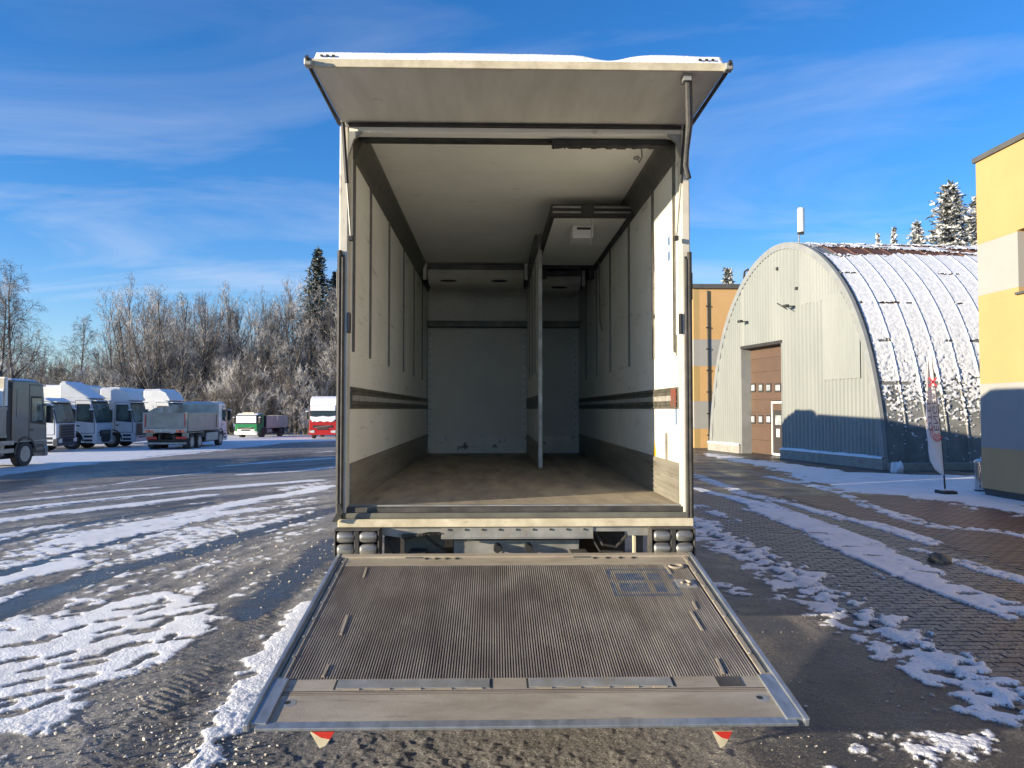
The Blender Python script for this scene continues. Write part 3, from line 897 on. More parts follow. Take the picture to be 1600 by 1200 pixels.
# roll-stop strip and the smooth front ramp
mb = MB(); pbox(mb, -PW + 0.101, PW - 0.101, v_r1, v_f1 - 0.001, -0.0098, -0.001)
T(mb, 'stop_strip', m_deck, plat)
for (p, q) in ((530, 765), (826, 1048)):
    a = pinv(p, 1062)[0]; c = pinv(q, 1062)[0]
    mb = MB(); pbox(mb, a, c, v_r1 + 0.008, v_f1 - 0.016, -0.0008, 0.0035)
    fl_ = T(mb, 'roll_stop', m_galv, plat, bevel=0.0015)
    n = 5; w = (c - a) / (2 * n)
    mb = MB()
    for k in range(n):
        pbox(mb, a + 0.04 + 2 * k * w, a + 0.04 + (2 * k + 1) * w, v_f1 - 0.0155, v_f1 - 0.004, -0.0008, 0.004)
    T(mb, 'hinge_knuckles', m_deck, fl_)
    mb = MB(); pbox(mb, a - 0.012, a - 0.004, v_r1 + 0.006, v_f1 - 0.01, -0.0008, 0.0006); pbox(mb, c + 0.004, c + 0.012, v_r1 + 0.006, v_f1 - 0.01, -0.0008, 0.0006)
    T(mb, 'gap_line', m_dark, fl_)
a = pinv(1123, 1070)[0]; c = pinv(1162, 1070)[0]
mb = MB(); pbox(mb, a, c, v_r1 + 0.006, v_f1 - 0.008, -0.0008, 0.002)
T(mb, 'lever_pocket', m_chassis, plat)
mb = MB(); pbox(mb, -PW + 0.101, PW - 0.101, v_f1, v_t0, -0.06, 0.0, tap=(-0.06, -0.03))
ramp = T(mb, 'ramp_plate', m_deck, plat)
mb = MB()
for v, w in ((v_f1 + 0.004, 0.006), (v_f1 + 0.02, 0.003), (v_f1 + 0.035, 0.002)):
    pbox(mb, -PW + 0.101, PW - 0.101, v, v + w, 0.0002, 0.0018)
T(mb, 'ramp_bead', m_groove, ramp)
mb = MB(); pbox(mb, -PW + 0.055, PW - 0.055, v_t0 + 0.001, PL, -0.03, 0.003, tap=(-0.03, -0.012))
T(mb, 'tip_edge', m_edge, plat, bevel=0.003)
for px, py in ((449, 1098), (1187, 1090)):
    a, v = pinv(px, py)
    T(MB().cyl(PP(a, v, -0.001), PP(a, v, 0.0012), 0.015, 14), 'bolt_hole', m_dark, ramp)
    T(MB().cyl(PP(a + 0.01, v + 0.004, -0.001), PP(a + 0.01, v + 0.004, 0.0006), 0.032, 16), 'bolt_plate', m_galv, ramp)
# foot switch plate and lashing ring
a, v = pinv(1056, 886)
ring = [PP(a + 0.045 * math.cos(t), v + 0.03 * math.sin(t), 0.006) for t in [2 * math.pi * k / 16 for k in range(17)]]
T(MB().tube(ring, 0.009, 6, cap=False), 'lashing_ring', m_deck, plat)
T(MB().cyl(PP(a - 0.005, v, 0.0), PP(a - 0.005, v, 0.003), 0.022, 12), 'ring_hole', m_dark, plat)
a, v = pinv(1072, 912)
mb = MB(); pbox(mb, a - 0.062, a + 0.062, v - 0.062, v + 0.062, 0.0, 0.004)
sw = T(mb, 'foot_switch', m_galv, plat, bevel=0.002)
T(MB().tube([PP(a - 0.03, v, 0.006), PP(a, v - 0.03, 0.010), PP(a + 0.03, v + 0.005, 0.010), PP(a + 0.005, v + 0.035, 0.006)], 0.009, 8), 'switch_loop', m_deck, sw)
# warning flags under the tip
for px, w in ((505, 40), (1128, 32)):
    p0 = at(px, 1141, 3.45)
    h = w / 1180 * 3.45
    zt = p0[2] + 0.02
    fb = MB()
    fb.prism([(p0[0] - h / 2, zt - 0.02), (p0[0] + h / 2, zt - 0.02), (p0[0] + h * 0.1, zt - 0.085), (p0[0] - h * 0.12, zt - 0.095)], 3.44, 3.446, mi=0)
    wf = T(fb, 'warning_flag', m_cream, plat)
    rd = MB().prism([(p0[0] - h * 0.42, zt - 0.021), (p0[0] + h * 0.45, zt - 0.021), (p0[0] + h * 0.28, zt - 0.055), (p0[0] - h * 0.05, zt - 0.048)], 3.436, 3.4395)
    T(rd, 'red_band', m_red, wf)
# lift arms reaching back under the body
for xx in (-0.55, 0.62):
    T(MB().bar((xx, 5.3, PZ - 0.07), (xx, 6.6, 0.78), 0.12, 0.14), 'lift_arm', m_chassis, plat)
#PART3
# ------------------------------------------------------------------ cab-over trucks (x forward, y left, z up; origin on the ground under the front bumper)
def xf(mb, fn):
    mb.v = [fn(*v) for v in mb.v]
    return mb


def ident(x, y, z):
    return (x, y, z)


def paint(name, c):
    return M(name, c, tuple(v * 0.88 for v in c), 2.0, rough=0.3, coat=0.3)


p_white = paint('white_cab_paint', (0.66, 0.69, 0.72))
p_grey = paint('grey_cab_paint', (0.115, 0.12, 0.122))
p_red = paint('red_cab_paint', (0.46, 0.025, 0.02))
p_green = paint('green_cab_paint', (0.015, 0.20, 0.065))
m_dumpg = M('grey_tipper_steel', (0.30, 0.30, 0.29), (0.21, 0.21, 0.20), 1.5, rough=0.35, metal=0.3)
m_dumpin = M('worn_tipper_inside', (0.60, 0.56, 0.46), (0.36, 0.31, 0.23), 1.2, rough=0.6)
m_tarp = M('grey_side_boards', (0.40, 0.39, 0.36), (0.34, 0.33, 0.30), 1.5, rough=0.6)


def wheel(parent, fn, x, y, r=0.52, w=0.30):
    sg = 1 if y > 0 else -1
    ax = fn(0, 1, 0)
    o = fn(0, 0, 0)
    axis = tuple(a - b for a, b in zip(ax, o))
    c = fn(x, y, r)
    t = MB().lathe([(r * 0.60, -w / 2), (r * 0.93, -w / 2), (r, -w / 2 + 0.05), (r, w / 2 - 0.05), (r * 0.93, w / 2), (r * 0.60, w / 2)], c, axis, 22)
    wh = t.build('wheel', m_tyre, parent)
    k = sg * (w / 2)
    rim = MB().lathe([(r * 0.60, 0.0), (r * 0.57, -sg * 0.02), (r * 0.50, -sg * 0.10), (r * 0.30, -sg * 0.10), (r * 0.26, -sg * 0.03), (r * 0.10, -sg * 0.01)], fn(x, y + k + sg * 0.004, r), axis, 20)
    rim.build('rim', m_galv, wh)
    nb = MB()
    for i in range(8):
        a = 2 * math.pi * i / 8
        p0 = fn(x + math.cos(a) * r * 0.41, y + k - sg * 0.095, r + math.sin(a) * r * 0.41)
        p1 = fn(x + math.cos(a) * r * 0.41, y + k - sg * 0.080, r + math.sin(a) * r * 0.41)
        nb.cyl(p0, p1, r * 0.075, 8)
    nb.build('rim_holes', m_dark, wh)
    return wh


def cab(parent, fn, col, top=2.95, length=2.2, grille='slats', bump=None, visor=None, snow=True, fairing=None, glass=m_glassgreen, seed=0, glow=None):
    B = lambda mb, name, mat, par=parent, **k: xf(mb, fn).build(name, mat, par, **k)
    W = 1.2
    bump = bump or col
    prof = [(-length, 0.98), (-length, top - 0.05), (-length + 0.08, top), (-0.62, top), (-0.34, top - 0.12), (-0.03, 1.62), (0.0, 1.5), (0.0, 0.80), (-0.93, 0.80), (-0.98, 0.98)]
    body = B(MB().prism(prof, -W, W), 'cab', col, bevel=0.05, seg=3)
    # lower side skirts and wheel arches
    for sg in (-1, 1):
        a, c = sorted((sg * (W - 0.14), sg * (W + 0.006)))
        B(MB().prism([(-0.90, 0.42), (-0.02, 0.42), (-0.02, 0.99), (-0.86, 0.99)], a, c), 'step_panel', col, bevel=0.02)
        for z in (0.50, 0.74):
            B(MB().box(-0.72, -0.22, min(sg * W, sg * (W + 0.012)), max(sg * W, sg * (W + 0.012)), z, z + 0.13), 'step', m_blackpl)
        arch = []
        for i in range(13):
            t = math.pi * i / 12
            arch.append((-1.45 + 0.62 * math.cos(t), 0.53 + 0.60 * math.sin(t)))
        for i in range(12, -1, -1):
            t = math.pi * i / 12
            arch.append((-1.45 + 0.70 * math.cos(t), 0.53 + 0.68 * math.sin(t)))
        a, c = sorted((sg * 0.86, sg * (W + 0.03)))
        n = len(arch)
        mb = MB()
        for i in range(12):
            q = [arch[i], arch[i + 1], arch[n - 2 - i], arch[n - 1 - i]]
            mb.prism(q, a, c)
        B(mb, 'wheel_arch', m_blackpl)
        # door with window and handle
        a, c = sorted((sg * (W + 0.001), sg * (W + 0.012)))
        dr = B(MB().prism([(-1.22, 1.02), (-0.14, 1.02), (-0.14, 1.66), (-0.36, top - 0.22), (-0.50, top - 0.16), (-1.22, top - 0.16)], a, c), 'door', col, bevel=0.006)
        a3, c3 = sorted((sg * (W + 0.0005), sg * (W + 0.004)))
        B(MB().prism([(-1.25, 0.99), (-0.11, 0.99), (-0.11, 1.67), (-0.34, top - 0.20), (-0.49, top - 0.13), (-1.25, top - 0.13)], a3, c3), 'door_gap', m_black, dr)
        a2, c2 = sorted((sg * (W + 0.0125), sg * (W + 0.016)))
        B(MB().prism([(-1.17, 1.74), (-0.17, 1.64), (-0.24, 1.98), (-0.42, min(top - 0.24, 2.80)), (-1.17, min(top - 0.24, 2.80))], a2, c2), 'window_seal', m_black, dr)
        a2, c2 = sorted((sg * (W + 0.0165), sg * (W + 0.022)))
        B(MB().prism([(-1.10, 1.82), (-0.24, 1.72), (-0.30, 1.98), (-0.46, min(top - 0.30, 2.72)), (-1.10, min(top - 0.30, 2.72))], a2, c2), 'door_window', glass, dr)
        B(MB().box(-1.16, -0.98, a2, c2 + 0.01, 1.42, 1.50), 'handle', m_blackpl, dr)
        if length > 1.9:
            B(MB().box(-length + 0.22, -1.45, a, c, 1.95, top - 0.35), 'sleeper_panel', col, bevel=0.01)
        wheel(parent, fn, -1.45, sg * 1.06)
        # mirrors
        mm = B(MB().box(-0.30, -0.14, min(sg * 1.30, sg * 1.52), max(sg * 1.30, sg * 1.52), 1.72, 2.42), 'mirror', m_blackpl, bevel=0.04)
        B(MB().bar((-0.25, sg * 1.15, 2.48), (-0.22, sg * 1.42, 2.40), 0.04, 0.05), 'mirror_arm', m_blackpl, mm)
        if snow:
            B(MB().box(-0.32, -0.12, min(sg * 1.29, sg * 1.53), max(sg * 1.29, sg * 1.53), 2.421, 2.50), 'mirror_snow', m_snow, mm, bevel=0.035)
        # headlamp
        a, c = sorted((sg * 0.72, sg * 1.13))
        B(MB().prism([(a, 0.56), (c, 0.54), (c, 0.80), (a, 0.74)], 0.065, 0.09, 'x'), 'headlight', m_lamp, bevel=0.01)
    for yy in (-0.85, 0.85):
        B(MB().box(-0.02, 0.012, yy - 0.10, yy + 0.10, 1.0, 1.06), 'corner_step', m_blackpl)
    # windscreen on the raked front
    d = Vector((-0.34 + 0.03, 0, top - 0.12 - 1.62)).normalized()
    nrm = Vector((d.z, 0, -d.x))
    p0 = Vector((-0.03, 0, 1.62)) + d * 0.06 + nrm * 0.004
    p1 = Vector((-0.03, 0, 1.62)) + d * ((top - 0.12 - 1.62) * 0.90) + nrm * 0.004
    ws = MB().hexa([(p0.x, -1.12, p0.z), (p0.x, 1.12, p0.z), (p1.x, 1.08, p1.z), (p1.x, -1.08, p1.z),
                    (p0.x + nrm.x * .02, -1.10, p0.z + nrm.z * .02), (p0.x + nrm.x * .02, 1.10, p0.z + nrm.z * .02), (p1.x + nrm.x * .02, 1.06, p1.z + nrm.z * .02), (p1.x + nrm.x * .02, -1.06, p1.z + nrm.z * .02)])
    wso = B(ws, 'windscreen', glass)
    q0 = Vector((-0.03, 0, 1.62)) + d * 0.01 + nrm * 0.002; q1 = Vector((-0.03, 0, 1.62)) + d * ((top - 0.12 - 1.62) * 0.97) + nrm * 0.002
    B(MB().hexa([(q0.x, -1.19, q0.z), (q0.x, 1.19, q0.z), (q1.x, 1.17, q1.z), (q1.x, -1.17, q1.z)] + [(q0.x + nrm.x * .012, -1.18, q0.z + nrm.z * .012), (q0.x + nrm.x * .012, 1.18, q0.z + nrm.z * .012), (q1.x + nrm.x * .012, 1.16, q1.z + nrm.z * .012), (q1.x + nrm.x * .012, -1.16, q1.z + nrm.z * .012)]), 'windscreen_seal', m_black)
    for yy in (-0.3, 0.55):
        B(MB().bar((p0.x + 0.04, yy, p0.z + 0.02), (p0.x - 0.02, yy + 0.55, p0.z + 0.18), 0.02, 0.02), 'wiper', m_black, wso)
    B(MB().bar((-0.16, -1.14, top - 0.16), (-0.16, 1.14, top - 0.16), 0.26, 0.05), 'sun_visor', visor or m_blackpl, bevel=0.015)
    # grille
    if grille == 'slats':
        g = B(MB().box(0.002, 0.05, -0.92, 0.92, 0.55, 1.58), 'grille', m_rail, bevel=0.03)
        for i in range(6):
            z = 0.62 + i * 0.155
            B(MB().box(0.051, 0.062, -0.80, 0.80, z, z + 0.09), 'slat', m_black, g)
    elif grille == 'black':
        g = B(MB().prism([(-0.50, 0.42), (0.50, 0.42), (0.68, 0.62), (0.72, 1.18), (-0.72, 1.18), (-0.68, 0.62)], 0.002, 0.10, 'x'), 'grille', m_black, bevel=0.03)
        B(MB().box(0.101, 0.112, -0.66, 0.66, 0.95, 1.14), 'grille_bar', m_rail, g)
    else:
        g = B(MB().box(0.002, 0.03, -0.86, 0.86, 1.0, 1.22), 'grille', m_black, bevel=0.02)
        B(MB().bar((0.036, -0.7, 1.02), (0.036, 0.62, 1.20), 0.02, 0.04), 'badge_bar', m_alu, g)
        B(MB().box(0.002, 0.025, -0.5, 0.5, 0.82, 0.97), 'lower_grille', m_black, g)
    bm_ = MB().prism([(-1.22, 0.36), (1.22, 0.36), (1.24, 0.66), (1.2, 0.80), (-1.2, 0.80), (-1.24, 0.66)], -0.20, 0.062, 'x')
    B(bm_, 'bumper', bump, bevel=0.03)
    zt = top
    if fairing == 'slope':
        f = MB()
        a = [(-length, top - 0.02), (-length, top + 0.92), (-length + 0.35, top + 0.95), (-0.40, top - 0.02)]
        f.prism(a, -1.16, 1.16)
        B(f, 'roof_fairing', col, bevel=0.07, seg=3)
    elif fairing == 'high':
        f = MB().prism([(-length, top - 0.02), (-length, top + 0.72), (-0.95, top + 0.74), (-0.55, top + 0.55), (-0.22, top + 0.02), (-0.3, top - 0.05)], -1.17, 1.17)
        B(f, 'roof_fairing', col, bevel=0.09, seg=3)
        zt = top + 0.74
    if snow:
        nx = 18; ny = 18
        Xg, Yg = np.meshgrid(np.linspace(-length + 0.02, -0.30, nx), np.linspace(-1.15, 1.15, ny), indexing='ij')
        if fairing == 'slope':
            base = np.where(Xg < -length + 0.35, top + 0.95, top + 0.95 - (Xg + length - 0.35) * (0.97 / (length - 0.75)))
            base = np.maximum(base, top)
        elif fairing == 'high':
            base = np.where(Xg < -0.95, top + 0.74, top + 0.74 - (Xg + 0.95) * 0.95)
        else:
            base = np.where(Xg < -0.62, top, top - (Xg + 0.62) * 0.4)
        e = np.minimum(np.minimum(Xg + length, -0.28 - Xg), 1.16 - np.abs(Yg))
        Zg = base + 0.10 * np.clip(e / 0.15, 0, 1) ** 0.5 * (0.6 + 0.7 * fbm(Xg * 2, Yg * 2, 3, seed)) - 0.02
        P = np.array([fn(*p) for p in np.stack([Xg, Yg, Zg], -1).reshape(-1, 3)]).reshape(nx, ny, 3)
        tag(grid_mesh('snow_layer', P[..., 0], P[..., 1], P[..., 2], m_snow, parent), kind='stuff')
    return body


def frame(parent, fn, x0, x1, axles, W=1.2):
    B = lambda mb, name, mat, par=parent, **k: xf(mb, fn).build(name, mat, par, **k)
    mb = MB()
    for y in (-0.42, 0.42):
        mb.box(x1, x0, y - 0.05, y + 0.05, 0.70, 0.98)
    for k in range(4):
        x = x0 + (x1 - x0) * (k + 0.5) / 4
        mb.box(x - 0.05, x + 0.05, -0.37, 0.37, 0.74, 0.94)
    B(mb, 'chassis', m_chassis)
    B(MB().box(x1 + 0.3, -0.3, -0.88, 0.88, 0.36, 0.685), 'underbody', m_black)
    for x in axles:
        for sg in (-1, 1):
            B(MB().box(x - 0.62, x - 0.60, min(sg * 0.84, sg * 1.2), max(sg * 0.84, sg * 1.2), 0.25, 1.05), 'mudflap', m_black)
        B(MB().box(x - 0.09, x + 0.09, -0.9, 0.9, 0.42, 0.60), 'axle', m_chassis)
        for sg in (-1, 1):
            wheel(parent, fn, x, sg * 1.02, 0.51, 0.36)
    for sg in (-1, 1):
        a, c = sorted((sg * 0.55, sg * 1.14))
        B(MB().box(-3.75, -2.55, a, c, 0.50, 0.98), 'fuel_tank', m_alu, bevel=0.08)


def tipper(parent, fn, xr, xf_, zf=1.15, zt=2.35, head=3.1):
    B = lambda mb, name, mat, par=parent, **k: xf(mb, fn).build(name, mat, par, **k)
    bed = B(MB().box(xr, xf_, -1.2, 1.2, zf, zf + 0.12), 'tipper_bed', m_dumpg)
    for sg in (-1, 1):
        a, c = sorted((sg * 1.20, sg * 1.27))
        w = B(MB().box(xr + 0.06, xf_, a, c, zf - 0.05, zt), 'side_wall', m_dumpg, bed, bevel=0.01)
        a2, c2 = sorted((sg * 1.271, sg * 1.31))
        rib = MB().box(xr + 0.06, xf_, a2, c2, zt - 0.12, zt + 0.02)
        rib.box(xr + 0.06, xf_, a2, c2, zf - 0.05, zf + 0.08)
        rib.box(xr + 0.06, xr + 0.24, a2, c2, zf + 0.081, zt - 0.121)
        rib.box(xf_ - 0.45, xf_ - 0.05, a2, c2, zf + 0.081, zt - 0.121)
        B(rib, 'wall_frame', m_dumpg, bed, bevel=0.01)
        a3, c3 = sorted((sg * 1.192, sg * 1.199))
        B(MB().prism([(xr + 0.1, zf + 0.121), (xf_ - 0.02, zf + 0.121), (xf_ - 0.02, head - 0.02), (xr + 1.6, head - 0.25), (xr + 0.1, zt + 0.02)], a3, c3) if sg > 0 else MB().box(xr + 0.1, xf_ - 0.02, a3, c3, zf + 0.121, zt), 'inner_wall', m_dumpin, bed)
    B(MB().box(xf_ - 0.06, xf_ + 0.02, -1.199, 1.199, zf, head), 'headboard', m_dumpin, bed)
    tg = B(MB().box(xr - 0.02, xr + 0.05, -1.19, 1.19, zf + 0.15, zt - 0.05), 'tailgate', m_dumpg, bevel=0.01)
    fr_ = MB()
    for sg in (-1, 1):
        a, c = sorted((sg * 1.18, sg * 1.29)); fr_.box(xr - 0.07, xr - 0.021, a, c, zf + 0.15, zt + 0.04)
    fr_.box(xr - 0.07, xr - 0.021, -1.18, 1.18, zt - 0.06, zt + 0.03)
    B(fr_, 'tailgate_frame', m_dumpg, tg)
    rb = MB()
    for sg in (-1, 1):
        a, c = sorted((sg * 1.12, sg * 1.17)); rb.box(xr - 0.08, xr - 0.071, a, c, zf + 0.25, zt - 0.06)
    B(rb, 'red_edge', m_red, tg)
    bar_ = B(MB().box(xr - 0.10, xr + 0.0, -1.26, 1.26, zf - 0.10, zf + 0.14), 'rear_bar', m_alu)
    for sg in (-1, 1):
        for k in range(3):
            y = sg * (0.72 + k * 0.17)
            B(MB().prism([(y - 0.085, zf - 0.09), (y + 0.03, zf - 0.09), (y + 0.085, zf + 0.05), (y - 0.03, zf + 0.05)], xr - 0.115, xr - 0.101, 'x'), 'reflector', m_orange if k != 1 else m_red, bar_)
    for sg in (-1, 1):
        a, c = sorted((sg * 0.55, sg * 1.15))
        B(MB().box(xr + 0.15, xr + 0.22, a, c, 0.72, 0.86), 'tail_light', m_red)
    B(MB().box(xr + 0.0, xr + 0.12, -1.2, 1.2, 0.42, 0.52), 'underrun_bar', m_galv)


def truck_at(name, label, p, heading, group='trucks parked at the edge of the yard'):
    """heading: degrees, 0 = facing +X, 90 = facing +Y"""
    return root(name, (p[0], p[1], float(zg(p[0], p[1]))), math.radians(heading), label, 'truck', group)


# grey tipper at the left edge, facing away
g = gp(45, 728)
t1 = truck_at('tipper_truck', 'grey tipper truck facing away, cut off by the left edge of the picture', (g[0] - 1.15, g[1] + 1.1), 90)
cab(t1, ident, p_grey, top=3.4, length=2.25, seed=1, visor=p_grey)
frame(t1, ident, -2.0, -9.6, (-6.6, -8.0))
tipper(t1, ident, -9.7, -2.75, zf=1.25, zt=2.35, head=3.45)
xf(MB().prism([(-2.9, 2.4), (-2.55, 2.4), (-2.55, 3.5), (-2.75, 3.5)], -1.18, 1.18), ident).build('headboard_cap', m_white, t1)
MB().box(-2.52, -2.27, -1.14, 1.14, 0.95, 3.1).build('cab_gap_dark', m_black, t1)  # black block standing in for the dark gap behind the cab
MB().box(-0.03, 0.0, -1.213, -1.204, 0.45, 1.0).build('corner_strip', m_alu, t1)
MB().box(-2.2, -0.05, -1.222, -1.206, 1.00, 1.03).build('trim_line', m_alu, t1)
MB().prism([(-1.08, 1.9), (-0.34, 1.82), (-0.44, 2.6), (-1.08, 2.6)], -1.2255, -1.2225).build('window_pane', M('pale_side_glass', (0.33, 0.42, 0.37), (0.05, 0.07, 0.06), 1.6, rough=0.1), t1)
MB().cyl((-2.5, -0.9, 3.3), (-2.3, -0.7, 3.72), 0.07, 10).build('exhaust_stack', m_black, t1)
MB().box(-4.6, -2.35, -1.33, -1.22, 0.62, 0.78).build('side_guard', m_alu, t1)
MB().box(-4.6, -2.35, -1.33, -1.22, 0.92, 1.08).build('side_guard', m_alu, t1)

# white trucks nosing out towards the road
g = gp(120, 706)
t2 = truck_at('white_truck', 'white truck with a broad grey slatted grille, parked just right of the grey tipper', (g[0] - 0.7, g[1] + 0.2), 6)
cab(t2, ident, p_white, top=3.0, grille='slats', bump=M('dark_bumper', (0.045, 0.05, 0.06), rough=0.5), seed=2, visor=m_white)
frame(t2, ident, -2.0, -8.8, (-7.2,))
bx2 = MB().box(-9.2, -2.6, -1.27, 1.27, 1.15, 3.75).build('cargo_box', m_white, t2, bevel=0.03)
snow_slab(t2, -9.2, -2.6, -1.25, 1.25, 3.75, 0.12, seed=4)

g = gp(172, 701)
t3 = truck_at('sloped_roof_truck', 'white truck with a tall sloping snowy roof fairing and a black tapered grille', (g[0] - 0.35, g[1]), 5)
cab(t3, ident, p_white, top=3.15, grille='black', bump=p_white, fairing='slope', seed=3, visor=p_white)
frame(t3, ident, -2.0, -6.2, (-5.0,))

g = gp(226, 698)
t4 = truck_at('sleeper_truck', 'white truck with snowy windows, partly hidden by the tailgate of the small tipper', (g[0] - 0.2, g[1]), 4)
cab(t4, ident, p_white, top=3.1, grille='slats', bump=p_white, fairing='high', seed=4, visor=p_white)
frame(t4, ident, -2.0, -9.0, (-7.5,))
MB().box(-10.5, -3.1, -1.27, 1.27, 1.15, 3.95).build('cargo_box', m_white, t4, bevel=0.03)
snow_slab(t4, -10.5, -3.1, -1.25, 1.25, 3.95, 0.12, seed=6)

g = gp(283, 694)
t5 = truck_at('high_roof_truck', 'white truck seen only by its high snowy roof nose above the small tipper', (g[0] - 0.4, g[1] + 0.8), -2)
cab(t5, ident, p_white, top=3.2, grille='black', bump=p_white, fairing='high', seed=5, visor=p_white)
frame(t5, ident, -2.0, -9.0, (-7.5,))
MB().box(-11, -2.9, -1.27, 1.27, 1.15, 3.9).build('cargo_box', m_white, t5, bevel=0.03)
snow_slab(t5, -11, -2.9, -1.25, 1.25, 3.9, 0.16, seed=7)

# small white-cabbed tipper seen from behind
g0 = gp(256, 703)
t6 = truck_at('three_axle_tipper', 'white cabbed tipper with grey body seen from behind, orange reflectors on its tailgate', (g0[0] + 0.0 - 8.6 * math.sin(math.radians(3)), g0[1] + 8.4), 93)
cab(t6, ident, p_white, top=2.95, length=1.9, seed=6)
frame(t6, ident, -1.8, -8.0, (-5.7, -7.1))
tipper(t6, ident, -8.2, -2.2, zf=1.22, zt=2.28, head=2.85)
snow_slab(t6, -8.1, -2.3, -1.15, 1.15, 1.35, 0.15, seed=8)
for sg in (-1, 1):
    a, c = sorted((sg * 0.86, sg * 1.24))
    mb = MB()
    for x0 in (-7.8, -6.35):
        mb.box(x0, x0 + 1.25, a, c, 1.06, 1.10)
    mb.box(-7.84, -7.80, a, c, 0.75, 1.10); mb.box(-5.06, -5.02, a, c, 0.75, 1.10)
    mb.build('mudguard', m_galv, t6)
MB().box(-4.5, -2.1, -1.24, -1.1, 0.45, 1.0).build('side_locker', m_alu, t6, bevel=0.03)

# tall black tyre standing past the small tipper
g = gp(361, 683)
ty = root('tractor_tyre', (g[0], g[1] - 8, float(zg(g[0], g[1] - 8))), 0, 'tall black tyre with a cap of snow standing right of the small tipper cab', 'tyre')
MB().lathe([(0.55, -0.2), (0.8, -0.24), (0.88, -0.15), (0.88, 0.15), (0.8, 0.24), (0.55, 0.2)], (0, 0, 0.88), (0.8, -0.6, 0), 24).build('tyre', m_tyre, ty)
MB().lathe([(0.55, -0.05), (0.3, -0.12), (0.1, -0.12)], (0, 0, 0.88), (0.8, -0.6, 0), 20).build('rim', m_black, ty)
MB().tube([(-0.25, -0.33, 1.66), (-0.12, -0.16, 1.75), (0.0, 0, 1.77), (0.12, 0.16, 1.75), (0.25, 0.33, 1.66)], [0.05, 0.13, 0.16, 0.13, 0.05], 8).build('snow_layer', m_snow, ty, smooth=True)

# green flatbed far away
g = gp(384, 684)
t7 = truck_at('green_truck', 'small green and white truck with a snow-covered windscreen and low grey side boards', (g[0], g[1]), -97)
fn7 = lambda x, y, z: (x * 0.92, y * 0.92, z * 0.80)
m_snowglass = m_snow
cab(t7, fn7, p_green, top=2.85, length=1.7, grille='plain', bump=m_white, seed=9, glass=m_glass)
MB().box(-0.16, -0.03, -1.0, 1.0, 1.42, 2.1).build('windscreen_snow', m_snow, t7, bevel=0.04)
MB().box(-0.05, 0.02, -0.85, 0.85, 0.66, 0.86).build('white_panel', m_white, t7)
frame(t7, lambda x, y, z: (x, y * 0.92, z * 0.8), -1.6, -7.4, (-5.8,))
for sg in (-1, 1):
    for k in range(2):
        x1 = -2.1 - k * 2.65
        a, c = sorted((sg * 1.1, sg * 1.16))
        MB().box(x1 - 2.6, x1, a, c, 0.95, 2.1).build('side_board', m_tarp, t7)
MB().box(-7.35, -2.1, -1.1, 1.1, 0.85, 0.95).build('bed', m_tarp, t7)
MB().box(-2.1, -2.05, -1.1, 1.1, 0.95, 2.15).build('headboard', m_black, t7)
MB().box(-7.4, -7.352, -1.1, 1.1, 0.95, 2.1).build('tail_board', m_tarp, t7)
MB().box(-0.9, -0.5, -0.6, 0.6, 2.30, 2.45).build('beacon_bar', m_cream, t7, bevel=0.03)

# red truck
g = gp(499, 686)
t8 = truck_at('red_truck', 'red truck with thick snow on its roof and windscreen, beside the open truck', (g[0] + 0.3, g[1]), -88)
cab(t8, ident, p_red, top=2.95, grille='plain', bump=p_red, fairing='high', seed=10, glass=m_glass, visor=m_snow)
MB().box(-0.25, -0.01, -1.1, 1.1, 2.5, 2.95).build('front_snow', m_snow, t8, bevel=0.05)
MB().prism([(-1.12, 1.72), (1.12, 1.72), (1.12, 2.06), (0.5, 1.98), (0.0, 2.05), (-0.6, 1.96), (-1.12, 2.04)], -0.13, 0.0, 'x').build('windscreen_snow', m_snow, t8, bevel=0.03)
MB().prism([(-0.9, 1.50), (-0.75, 1.58), (-0.5, 1.50), (-0.2, 1.6), (0.1, 1.5), (0.4, 1.58), (0.7, 1.5), (0.95, 1.6), (1.05, 1.72), (-1.05, 1.72)], -0.02, 0.04, 'x').build('ledge_snow', m_snow, t8, bevel=0.02)
MB().prism([(-0.95, 3.70), (-0.55, 3.50), (-0.22, 2.96), (-0.06, 2.96), (-0.42, 3.60), (-0.95, 3.82)], -1.16, 1.16).build('fairing_snow', m_snow, t8, bevel=0.04)
frame(t8, ident, -2.0, -6.5, (-5.2,))
MB().box(-9.5, -2.9, -1.27, 1.27, 1.1, 3.0).build('cargo_box', p_red, t8)

# pale trailer behind the red truck
g = gp(468, 681)
tr = root('trailer', (g[0], g[1] + 4, float(zg(g[0], g[1] + 4))), math.radians(-92), 'low pale trailer with a snowy sloping top left of the red truck', 'trailer')
MB().prism([(-5, 0.75), (0, 0.75), (0.1, 1.1), (0.0, 2.2), (-0.4, 2.75), (-5, 2.8)], -1.2, 1.2).build('trailer_body', M('mauve_grey_panel', (0.60, 0.55, 0.57), rough=0.5), tr, bevel=0.08)
for x in (-2.2, -3.2):
    for sg in (-1, 1):
        wheel(tr, ident, x, sg * 1.0, 0.36, 0.25)
MB().box(-4.9, 0.0, -0.9, 0.9, 0.55, 0.745).build('chassis', m_chassis, tr)
snow_slab(tr, -5, -0.35, -1.15, 1.15, 2.76, 0.18, seed=12)

# the open truck's own cab and running gear
fnm = lambda x, y, z: (-y + 0.16 - ORG[0], x + 14.85 - ORG[1], z)
cab(truck, fnm, p_white, top=2.95, seed=13)
frame(truck, fnm, -1.8, -9.0, (-6.4,))

